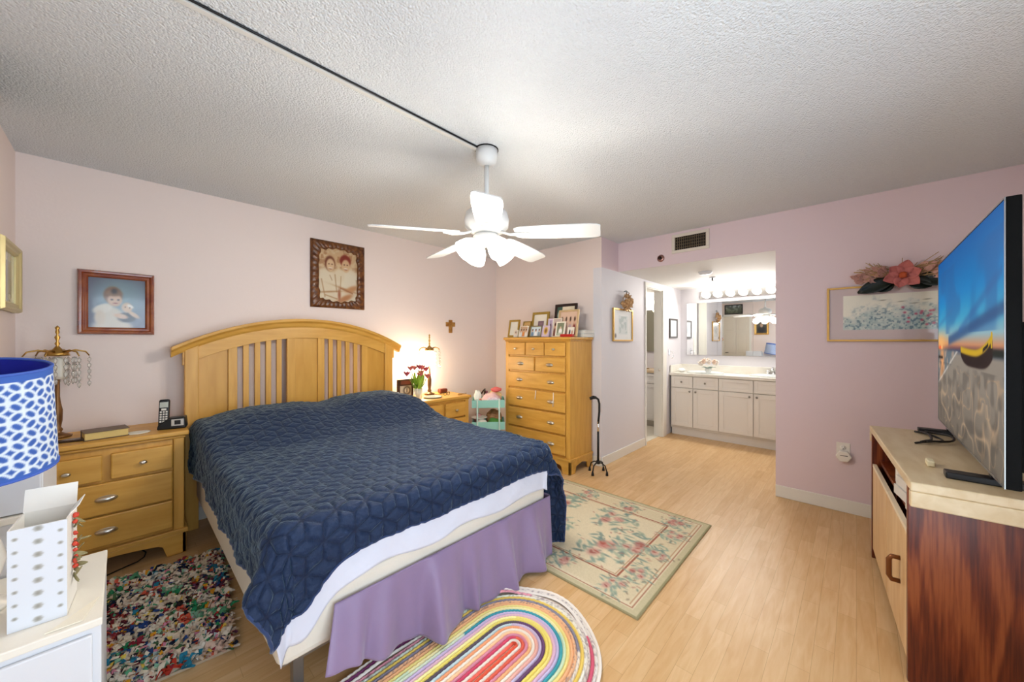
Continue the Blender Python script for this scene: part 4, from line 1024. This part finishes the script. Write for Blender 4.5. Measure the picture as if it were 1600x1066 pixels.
def gift_box():
    t = thing('gift_box', 'open white gift box with silver snowflakes and red berries on low cabinet', 'box', (-.146, 1.50, .6205), math.radians(-4))
    w, d, h = .094, .13, .25
    p = Paint(60, 130, w, h).fill('#E0E4EA')  # cool daylight shading of the front put into its base white
    for i in range(8):
        for j, u0 in enumerate((.12, .5, .88)):
            cx, cy = u0, .06+.13*i+(.065 if j != 1 else 0); s_ = .1 if j == 1 else .06
            for k in range(6): p.ell(cx+math.cos(k*PI/3)*s_*.5, cy+math.sin(k*PI/3)*s_*.5*w/h, s_*.42, s_*.16*w/h*1.6, '#A9A79E', .2, 0 if k in (0, 3) else 0, .8)
            p.ell(cx, cy, s_*.4, s_*.4*w/h, '#9C998F', .2)
    p.panel('front_print', painted('box print', .5, .3), t, -.0015, z0=0)
    M_card = mat('white card', '#EFEBE2', .6)
    MB().box(-w/2, w/2, 0, .003, 0, h).box(-w/2, w/2, d-.003, d, 0, h).box(-w/2, -w/2+.003, .003, d-.003, 0, h).box(w/2-.003, w/2, .003, d-.003, 0, h).box(-w/2, w/2, .003, d-.003, 0, .003).build('carton', M_card, t)
    R = Matrix.Rotation(math.radians(-20), 3, 'X')
    MB().box(-w/2, w/2, 0, .002, 0, .06, R=R, at=(0, d-.003, h)).build('back_flap', M_card, t)
    R = Matrix.Rotation(math.radians(38), 3, 'Y')
    MB().box(0, .002, .03, d-.01, 0, .03, R=R, at=(w/2-.003, 0, h)).build('side_flap', M_card, t)
    m = MB(); rg = random.Random(8)
    for k in range(26): z = rg.uniform(.08, h-.01); m.ball((w/2+.006, d*.55+rg.uniform(-.02, .02), z), rg.uniform(.003, .006), 8)
    m.build('berries', mat('red berries', '#C8402A', .4), t)
    m = MB()
    for k in range(16): z = rg.uniform(.06, h-.02); petal(m, (w/2+.003, d*.55, z), (.2, rg.uniform(-1, 1), rg.uniform(-.6, .8)), (1, 0, 0), .03, .012, .2)
    m.build('sprig', mat('olive sprig', '#8A8058', .7), t, solid=.001)
gift_box()
pb = MB().prism([(0, 0), (.06, 0), (.085, .10), (.02, .02)], .0005, .003, 'xy').build('paper_sheet', mat('cream paper', '#F2EAD6', .7)); pb.location = (-.13, 1.435, .6205); tag(pb, 'folded cream paper under the snowflake gift box', 'paper')

# ---------------------------------------------------------------- on the left nightstand
def phone():
    t = thing('cordless_phone', 'black cordless phone upright in its answering machine base', 'telephone', (.185, 3.22, .7705), math.radians(-14))
    MB().prism([(-.035, 0), (.105, 0), (.105, .012), (.1, .075), (.02, .07), (-.03, .03)], -.03, .045).build('base', M_black, t, .008, seg=3)
    d = MB().box(.035, .095, -.0315, -.0295, .02, .062).build('display_bezel', mat('silver bezel', '#C9C6C0', .35, .4), t, .002)
    MB().box(.05, .08, -.0325, -.0314, .028, .055).build('keys', M_dark, d)
    R = Matrix.Rotation(math.radians(-10), 3, 'X')
    hs = MB().box(-.026, .026, -.012, .014, 0, .17, R=R, at=(-.005, -.01, .02)).build('handset', M_black, t, .01, seg=3)
    MB().box(-.02, .02, -.0135, -.0118, .118, .152, R=R, at=(-.005, -.01, .02)).build('screen', mat('lcd grey', '#B8BDB4', .2), hs)
    m = MB()
    for i in range(3):
        for j in range(5): m.box(-.018+.0135*i, -.009+.0135*i, -.0142, -.0118, .025+.015*j, .035+.015*j, R=R, at=(-.005, -.01, .02))
    m.box(-.012, .012, -.014, -.0118, .1, .112, R=R, at=(-.005, -.01, .02)); m.build('keypad', mat('pale keys', '#D9D5CC', .4), hs)
    m = MB()
phone()
bk = thing('book', 'thick brown covered book lying on telephone nightstand', 'book', (-.07, 3.22, .7705), math.radians(8))
MB().box(-.085, .085, -.06, .06, .004, .042).build('pages', mat('yellowed pages', '#D9C07A', .7, bump=(200, .4, .002)), bk, .001)
MB().box(-.09, .09, -.065, .065, 0, .004).box(-.09, .09, -.065, .065, .042, .047).box(-.09, .09, .061, .066, 0, .047).build('cover', mat('brown leather', '#6A5440', .5), bk, .001)
dl = MB().lathe([(0, 0), (.055, 0), (.06, .003), (.045, .004), (0, .004)], 9).build('doily', mat('lace white', '#F0EBDD', .8, bump=(90, .6, .004))); dl.location = (.062, 3.21, .7705); tag(dl, 'white lace doily between book and telephone', 'doily')
dt = MB().prism([(-.1, 0), (.08, -.03), (.105, 0), (.08, .035), (-.1, .03)], 0, .012, 'xy').build('dark_tray', mat('dark lacquer', '#3A2A22', .25), None, .004); dt.location = (-.235, 3.2, .7705); tag(dt, 'flat dark lacquered tray on nightstand behind the blue lampshade', 'tray')
def prism_lamp(loc, label, lit, rotz=0):
    t = thing('crystal_lamp', label, 'lamp', loc, rotz, 'brass prism lamps')
    MB().lathe([(0, 0), (.055, 0), (.058, .01), (.03, .022), (.016, .03), (.022, .045), (.014, .06), (.02, .1), (.021, .16), (.014, .2), (.01, .24), (.01, .47)], 18).build('stem', mat('antique bronze stem', '#7A5632', .35, .7), t)
    MB().lathe([(.012, .475), (.05, .478), (.045, .495), (.022, .512), (.012, .525), (.006, .535), (.011, .548), (.005, .562), (.012, .585), (.004, .6), (.009, .615), (.006, .63), (.011, .64), (0, .655)], 16).build('crown', M_brass, t)
    for k in range(6):
        a = 2*PI*k/6; d = Vector((math.cos(a), math.sin(a), 0))
        arm = MB().tube([d*.03+Vector((0, 0, .50)), d*.07+Vector((0, 0, .51)), d*.11+Vector((0, 0, .5)), d*.125+Vector((0, 0, .475))], [.006, .005, .004, .003], 8).build('arm', M_brass, t)
        m = MB()
        for j in range(5): m.lathe([(.001, .018), (.009, .006), (.007, -.008), (.001, -.018)], 6, d*.125+Vector((0, 0, .45-.036*j)))
        m.build('crystal_drops', M_crystal, arm)
    m = MB()
    for k in range(12):
        a = 2*PI*(k+.5)/12
        for j in range(4): m.lathe([(.001, .02), (.008, .006), (.006, -.01), (.001, -.02)], 6, (.07*math.cos(a), .07*math.sin(a), .45-.04*j))
    m.build('crystal_curtain', M_crystal, t)
    if lit:
        MB().lathe([(.02, .47), (.055, .46), (.06, .33), (.055, .315)], 24, caps=False).build('shade', mat('glowing lamp glass', '#FFFFFF', .4, emit='#FFF0CE', estr=9.0), t)
    else:
        MB().lathe([(.015, .47), (.03, .45), (.034, .36), (.026, .34)], 20).build('shade', mat('frosted lamp glass', '#EEE9DC', .4), t)
prism_lamp((-.262, 3.40, .7705), 'unlit brass lamp with crystal drops on telephone nightstand', False, .25)
prism_lamp((2.27, 3.36, .7555), 'glowing brass lamp with crystal drops beside the flower vase', True)
lamp('bedside_bulb', 'POINT', (2.20, 3.42, 1.02), 11, (1, .86, .62), .05)
cbl = MB().tube([(-.30, 3.02, .006), (-.15, 3.03, .006), (-.05, 3.10, .006), (.01, 3.13, .006), (.06, 3.15, .006), (.09, 3.19, .006), (.10, 3.25, .006), (.07, 3.36, .006)], .0035, 6)
tag(cbl.build('floor_cord', M_black), 'black cord snaking on floor under telephone nightstand', 'cord')

# ---------------------------------------------------------------- on the right nightstand
fv = thing('flower_vase', 'glass tumbler of pink flowers with green leaves on nightstand', 'vase', (1.985, 3.13, .7555))
MB().lathe([(0, .001), (.034, .001), (.046, .115), (.043, .115), (.031, .01), (0, .01)], 20).build('vase', mat('thin glass', '#F6FAF6', .05, alpha=.3, spec=.8), fv)
MB().lathe([(0, .011), (.03, .011), (.037, .07), (0, .07)], 16).build('water', mat('vase water', '#E8F2E6', .05, alpha=.2), fv)
rg = random.Random(12)
heads = [(-.13, -.01, .25), (-.085, .0, .30), (-.03, .02, .30), (.0, -.02, .31), (.04, 0, .3), (.0, -.03, .235), (.10, .02, .28), (.095, -.02, .215), (.05, .03, .25)]
m = MB(); g2 = MB()
for hx, hy, hz in heads: g2.tube([(hx*.1, hy*.1, .02), (hx*.4, hy*.4, .13), (hx*.9, hy*.9, hz-.01)], .0025, 6)
for k in range(44):
    a = rg.uniform(0, 6.28); petal(m, (math.cos(a)*.015, math.sin(a)*.015, rg.uniform(.08, .17)), (math.cos(a)*.75, math.sin(a)*.75, rg.uniform(.6, 1.2)), (math.cos(a), math.sin(a), -.3), rg.uniform(.07, .13), .034, -.3)
m.build('leaves', mat('fresh leaves', '#9AB83A', .5), fv, solid=.001); g2.build('stems', mat('green stems', '#7E9A3A', .5), fv)
for i, (hx, hy, hz) in enumerate(heads):
    m = MB()
    for q in range(7):
        b = 2*PI*q/7; petal(m, (hx, hy, hz), (math.cos(b)*.8, math.sin(b)*.8, .55), (math.cos(b), math.sin(b), -.8), .048, .036, -.2, n=4)
    m.ball((hx, hy, hz+.006), .013, 8).build('flower', mat('salmon petals', '#D9776A', .6) if i % 3 else mat('rosy petals', '#C75E66', .6), fv, solid=.001)
pf = thing('standing_clock', 'dark brown wooden clock frame standing by the flower vase', 'clock', (1.968, 3.33, .7555), math.radians(-6))
M_dk = mat('dark walnut', '#4A281A', .35)
MB().box(-.085, .085, 0, .03, 0, .022).box(-.085, .085, 0, .03, .125, .19).box(-.085, -.06, 0, .03, .022, .125).box(.07, .085, 0, .03, .022, .125).box(-.06, .07, .02, .03, .022, .125).build('case', M_dk, pf, .003)
p = Paint(26, 20, .13, .103).fill('#CFC2AE').ell(.62, .5, .3, .42, '#4A3A30', .1).ell(.62, .5, .2, .28, '#D9CDB8', .1).rect(.6, .64, .3, .7, '#3A2A22'); p.panel('face', M_print, pf, .019, x0=-.06, z0=.022)
MB().box(-.055, .05, -.002, 0, .14, .175).build('plaque', mat('rust panel', '#7A3A2A', .4), pf)
sb = MB().box(-.05, .05, -.03, .03, .004, .05).build('trinket_box', mat('reddish brown box', '#6E3220', .4), None, .012, seg=3); sb.location = (2.45, 3.37, .7525); tag(sb, 'small reddish brown trinket box right of the lit lamp', 'box')
gl = thing('eyeglasses', 'folded dark eyeglasses on the nightstand in front of lamp', 'eyeglasses', (2.36, 3.17, .7565), .3)
m = MB()
for sx in (-.028, .028): m.tube([(sx+.024*math.cos(2*PI*k/16), .0, .018+.017*math.sin(2*PI*k/16)) for k in range(17)], .0022, 6)
m.tube([(-.006, 0, .02), (.006, 0, .02)], .002, 6).build('frame', M_dark, gl)
MB().tube([(-.052, 0, .022), (-.05, .1, .012), (-.045, .13, .002)], .002, 6).tube([(.052, 0, .022), (.05, .1, .012), (.045, .13, .002)], .002, 6).build('temples', M_dark, gl)
mg = MB().lathe([(0, 0), (.085, 0), (.095, .012), (.088, .012), (.08, .004), (0, .004)], 24).build('dish', mat('grey dish', '#8E8C80', .4)); mg.location = (2.175, 3.16, .7555); tag(mg, 'shallow grey dish beside the flower vase', 'dish')
nk = MB()
nk.tube([(.06*math.cos(i*.7)+.012*i*.5, .03*math.sin(i*.9), .004) for i in range(12)], .003, 6)
nk = nk.build('necklace', M_brass); nk.location = (2.49, 3.12, .7555); tag(nk, 'fine brass chain lying at the corner of lamp nightstand', 'necklace')
bx = MB().box(-.06, .06, -.03, .03, 0, .022).build('tissue_pack', mat('cream packet', '#E9DDC0', .6), None, .008, seg=3); bx.location = (1.95, 3.235, .7555); tag(bx, 'flat cream packet between dark clock and flower vase', 'packet')

# ---------------------------------------------------------------- rolling cart
def cart():
    t = thing('rolling_cart', 'mint green rolling cart with trays between nightstand and tall chest', 'cart', (2.84, 3.04, 0), math.radians(-43))
    M_mint = mat('mint enamel', '#9FD8C8', .35)
    hw, hd = .18, .14
    for z in (.60, .36, .11):
        tr = MB().box(-hw, hw, -hd, hd, z, z+.004).box(-hw, hw, -hd, -hd+.004, z+.004, z+.085).box(-hw, hw, hd-.004, hd, z+.004, z+.085).box(-hw, -hw+.004, -hd+.004, hd-.004, z+.004, z+.085).box(hw-.004, hw, -hd+.004, hd-.004, z+.004, z+.085)
        tr.build('tray', M_mint, t, .002)
    for sy in (-1, 1):
        for sx in (-.12, .12):
            q = MB().tube([(sx, sy*(hd+.009), .06), (sx, sy*(hd+.009), .70)], .009, 10); q.build('post', mat('pale mint post', '#CFE6DA', .35), t)
            wq = MB().lathe([(0, -.01), (.025, -.01), (.025, .01), (0, .01)], 16, (sx, sy*(hd+.009), .026), R=Matrix(((0, 0, 1), (0, 1, 0), (1, 0, 0)))); wq.build('caster', M_dark, t)
    return t
ct_ = cart(); Tc = Matrix.Translation((2.84, 3.04, 0)) @ Matrix.Rotation(math.radians(-43), 4, 'Z')
def in_cart(o, x, y, z, r=0): o.location = Tc @ Vector((x, y, z)); o.rotation_euler = (0, 0, math.radians(-43)+r); return o
def lump(name, label, cat, m, r, at, noise=.15, seed=1, base=None):
    o = MB().ball((0, 0, r[2]), r, 20, noise, seed).build(name, m); in_cart(o, *at); tag(o, label, cat); return o
lump('folded_cloth', 'pastel flowered cloth piled on the top tray of the cart', 'cloth', mat('pastel floral cloth', '#EBCFC4', .9, var=(40, '#E9B9C0', (1, 1, 1))), (.11, .085, .075), (.04, -.03, .606))
lump('yellow_cloth', 'soft yellow cloth behind the flowered cloth in the cart', 'cloth', mat('butter cloth', '#EAD49A', .9), (.085, .045, .08), (.07, .075, .608), .18, 3)
lump('pink_pouch', 'coral pink pouch on top of cart pile beside chest', 'pouch', mat('coral pouch', '#DE6E6A', .7), (.06, .03, .028), (.09, .0, .755), .12, 4)
lump('white_pouch', 'white crinkled bag standing at the left end of cart', 'bag', mat('crinkled white', '#E9EDE4', .6), (.045, .05, .085), (-.12, .03, .606), .16, 6)
lump('red_ball', 'small red rosette at front of the cart top tray', 'rosette', mat('rose red', '#C9604E', .7), (.028, .026, .04), (-.09, -.09, .606), .2, 8)
br = thing('hair_clip', 'dark brown hair clip standing in the top tray of cart', 'hair clip', tuple(Tc @ Vector((-.06, .06, .605))), .4)
MB().tube([(-.05, 0, .13), (.0, 0, .155), (.05, 0, .17)], .009, 8).tube([(.03, 0, .165), (.035, 0, .1), (.02, 0, .02)], .008, 8).ball((.045, 0, .14), (.018, .012, .022)).build('clip', mat('tortoise brown', '#3E2618', .3), br)
lump('wicker_bag', 'brown striped bag on the lower tray of the cart', 'bag', mat('brown bag', '#8A5A34', .6, var=(18, '#B98A5A', (1, 1, 6))), (.09, .06, .09), (.06, .06, .366), .1, 9)
lump('green_cloth', 'grass green cloth in the lower tray of cart', 'cloth', mat('green cloth', '#4E8A3A', .9), (.08, .045, .055), (.07, -.085, .368), .15, 10)
lump('white_cloth', 'white cloth bundle in the lower tray of cart', 'cloth', mat('white bundle', '#EDE6D6', .9), (.06, .05, .05), (-.07, -.08, .367), .15, 11)
lump('pink_cloth', 'dusty pink cloth at rear of the lower cart tray', 'cloth', mat('dusty pink', '#D9A3A4', .9), (.06, .065, .07), (-.11, .07, .367), .12, 12)
lump('striped_cloth', 'pale striped cloth hanging over front of cart top tray', 'cloth', mat('striped pastel', '#E6DCE4', .9, var=(30, '#D8B9C4', (1, 6, 1))), (.08, .04, .05), (.06, -.085, .625), .18, 15)
bt2 = thing('lotion_bottle', 'white lotion bottle standing at the back of cart', 'bottle', tuple(Tc @ Vector((-.02, .10, .605))))
MB().lathe([(0, 0), (.024, 0), (.026, .02), (.026, .10), (.012, .12), (0, .12)], 16).build('body', mat('lotion white', '#EEF0EA', .35), bt2)
MB().lathe([(.013, .12), (.013, .15), (0, .15)], 12).build('cap', mat('mauve cap', '#8A4A5A', .4), bt2)
pl = MB().lathe([(0, 0), (.06, 0), (.09, .012), (.088, .016), (.06, .005), (0, .005)], 24).build('plate', mat('white china', '#F0E8DE', .25)); in_cart(pl, -.10, -.04, .468); tag(pl, 'white plate lying across edge of lower cart tray', 'plate')

# ---------------------------------------------------------------- framed photos on the chest
def photo(label, x, y, w, h, fw, fm, painter=None, lean=10, rz=0, z=1.3755, grp='photos on the tall chest'):
    t = thing('photo_frame', label, 'photo frame', (x, y, z), group=grp, rot=(0, 0, -PI/2+rz))
    R = Matrix.Rotation(math.radians(-lean), 3, 'X')
    m = MB()
    for b in ((-w/2, w/2, -.008, .008, 0, fw), (-w/2, w/2, -.008, .008, h-fw, h), (-w/2, -w/2+fw, -.008, .008, fw, h-fw), (w/2-fw, w/2, -.008, .008, fw, h-fw)): m.box(*b, R=R, at=(0, 0, .002))
    m.build('frame', fm, t, .002)
    MB().box(-w/2+fw, w/2-fw, .0, .007, fw, h-fw, R=R, at=(0, 0, .002)).build('backing', M_dk, t)
    MB().box(-.015, .015, .0, .004, 0, h*.62, R=Matrix.Rotation(math.radians(14), 3, 'X'), at=(0, h*.24+.006, .0)).build('easel_back', M_dk, t)
    p = Paint(26, 30, w-2*fw, h-2*fw); (painter or (lambda q: q.fill('#E6E0D0')))(p)
    o = p.panel('print', M_gprint, t, -.001, z0=fw)
    for vv in o.data.vertices: vv.co = R @ vv.co + Vector((0, 0, .002))
    return t
def people(bgc, cs):
    def f(p):
        p.fill(bgc); n = len(cs)
        for i, c in enumerate(cs):
            x = (i+.5)/n; p.ell(x, .12, .4/n, .38, c, .08).ell(x, .58, .2/n, .14, '#D9A98A', .08).ell(x, .68, .2/n, .1, '#4A2E20', .1)
    return f
M_orn = mat('ornate gold', '#B0903E', .4, .6, bump=(120, 1.0, .01)); M_ivory = mat('ivory frame', '#EDE4D2', .5); M_blk = mat('black frame', '#2A1A16', .35); M_lil = mat('lilac frame', '#CDBBD0', .5); M_tan = mat('pale gilt frame', '#CDB184', .4, .3)
photo('empty gold photo frame at the left end of tall chest', 3.10, 2.90, .165, .205, .022, mat('brass frame', '#B08F3E', .35, .6), lambda p: p.fill('#D9D8CC'))
photo('little card of people in white dresses inside empty gold frame corner', 3.075, 2.84, .055, .085, .005, M_ivory, people('#C9B9A8', ['#EFEAE0', '#E0D0C8']), 14)
photo('small pair photo in ornate gold frame on tall chest', 3.16, 2.755, .12, .185, .012, M_orn, people('#D9B070', ['#6A4A80', '#C9924A']))
photo('colourful group snapshot in pale frame on tall chest', 3.085, 2.735, .125, .13, .008, M_ivory, people('#B99A7A', ['#DDE4E6', '#D9803A', '#E8E0D8']), 14)
photo('large ornate gold frame with dark centre at back of tall chest', 3.17, 2.575, .24, .285, .028, M_orn, lambda p: p.fill('#E6DCCB').rect(.35, .78, .3, .66, '#6E5060').rect(.42, .7, .36, .6, '#8A6A76'))
photo('wide snapshot in grey frame before the large ornate one', 3.085, 2.555, .16, .125, .012, mat('pewter frame', '#8E8468', .4, .4), people('#CFDDE4', ['#6E8CA8', '#EFEFEF', '#7A8A9A']), 12)
photo('oval portrait in lilac frame near middle of tall chest', 3.085, 2.42, .095, .125, .01, M_lil, lambda p: p.fill('#D9C3CC').ell(.5, .55, .33, .38, '#C9A238', .08).ell(.5, .55, .16, .22, '#7A4A2A', .1), 14)
photo('tall lilac frame standing behind oval portrait on chest', 3.15, 2.405, .07, .2, .02, M_lil, people('#B8A8C0', ['#D9D0DA']), 8)
photo('black framed portrait with green background at back of chest', 3.225, 2.275, .285, .36, .03, M_blk, lambda p: p.fill('#E2D6BC').rect(0, .3, .35, 1, '#3E5A4E').ell(.14, .7, .1, .14, '#CFD8D0', .1), 8)
photo('wide pale gilt frame of family gathering on right side of chest', 3.135, 2.175, .25, .285, .02, M_tan, people('#D9B8A0', ['#5A3A2A', '#E3B5A0', '#B89AA0', '#7A2E2A']), 10)
photo('small collage photo behind the white bridal frame', 3.12, 2.30, .11, .2, .008, M_ivory, people('#C8B4AA', ['#7A4A40', '#D9B0A0']), 10)
photo('white framed bride portrait in front of tall chest photos', 3.08, 2.225, .115, .16, .014, M_ivory, lambda p: p.fill('#7E8468').ell(.5, .3, .25, .3, '#F2F0EA', .06).ell(.5, .62, .1, .1, '#DDB898', .08).ell(.5, .1, .5, .12, '#B9C2AC', .2), 12)
photo('tiny figure photo in white frame beside red books', 3.11, 2.115, .075, .10, .006, M_ivory, lambda p: p.fill('#EEE6DA').ell(.3, .45, .14, .32, '#2A2A2E', .08).ell(.75, .4, .14, .3, '#B98A70', .1), 12)
rb = MB().box(-.075, .075, -.018, .018, 0, .028).build('red_box', mat('red lacquer', '#B8201E', .35), None, .004); rb.location = (3.075, 2.13, 1.3755); rb.rotation_euler = (0, 0, PI/2); tag(rb, 'flat red box at the front of tall chest', 'box')
for k in range(2):
    b = thing('book', ('lower of two white books at right end of tall chest', 'upper of two white books at right end of tall chest')[k], 'book', (3.368, 2.125, 1.3755+.037*k), .05*k, 'white books on the tall chest')
    MB().box(-.105, .105, -.072, .072, .003, .033).build('pages', mat('book pages', '#EDE8DC', .7), b)
    MB().box(-.11, .11, -.076, .076, 0, .003).box(-.11, .11, -.076, .076, .033, .036).box(-.11, .11, .072, .076, .003, .033).build('cover', mat('white book cover', '#DDE0DA', .4), b)

# ---------------------------------------------------------------- quad cane
def cane():
    t = thing('quad_cane', 'black four footed walking cane standing beside tall chest', 'walking cane', (3.29, 1.90, 0), math.radians(-47))
    MB().tube([(0, 0, .10), (0, 0, .42)], .0115, 12).build('lower_shaft', M_black, t)
    MB().tube([(0, 0, .40), (0, 0, .52)], .0105, 12).build('steel_shaft', M_chrome, t)
    MB().tube([(0, 0, .50), (.006, 0, .56), (.012, 0, .62), (.012, 0, .70), (.0, -.002, .745), (-.03, -.004, .765)], .011, 12).build('upper_shaft', M_black, t)
    MB().tube([(-.02, -.003, .762), (-.05, -.004, .765), (-.085, -.004, .752)], [.014, .018, .016], 12).build('grip', M_dark, t)
    MB().lathe([(0, .095), (.02, .095), (.02, .125), (0, .125)], 14).build('hub', M_black, t)
    for k in range(4):
        a = PI/4+PI/2*k; d = Vector((math.cos(a), math.sin(a), 0))
        lg = MB().tube([Vector((0, 0, .105)), d*.04+Vector((0, 0, .11)), d*.08+Vector((0, 0, .09)), d*.10+Vector((0, 0, .03))], .0065, 8).build('leg', M_black, t)
        MB().lathe([(.0, .0), (.014, .0), (.012, .02), (.008, .04), (0, .04)], 12, d*.10).build('rubber_foot', M_dark, lg)
cane()
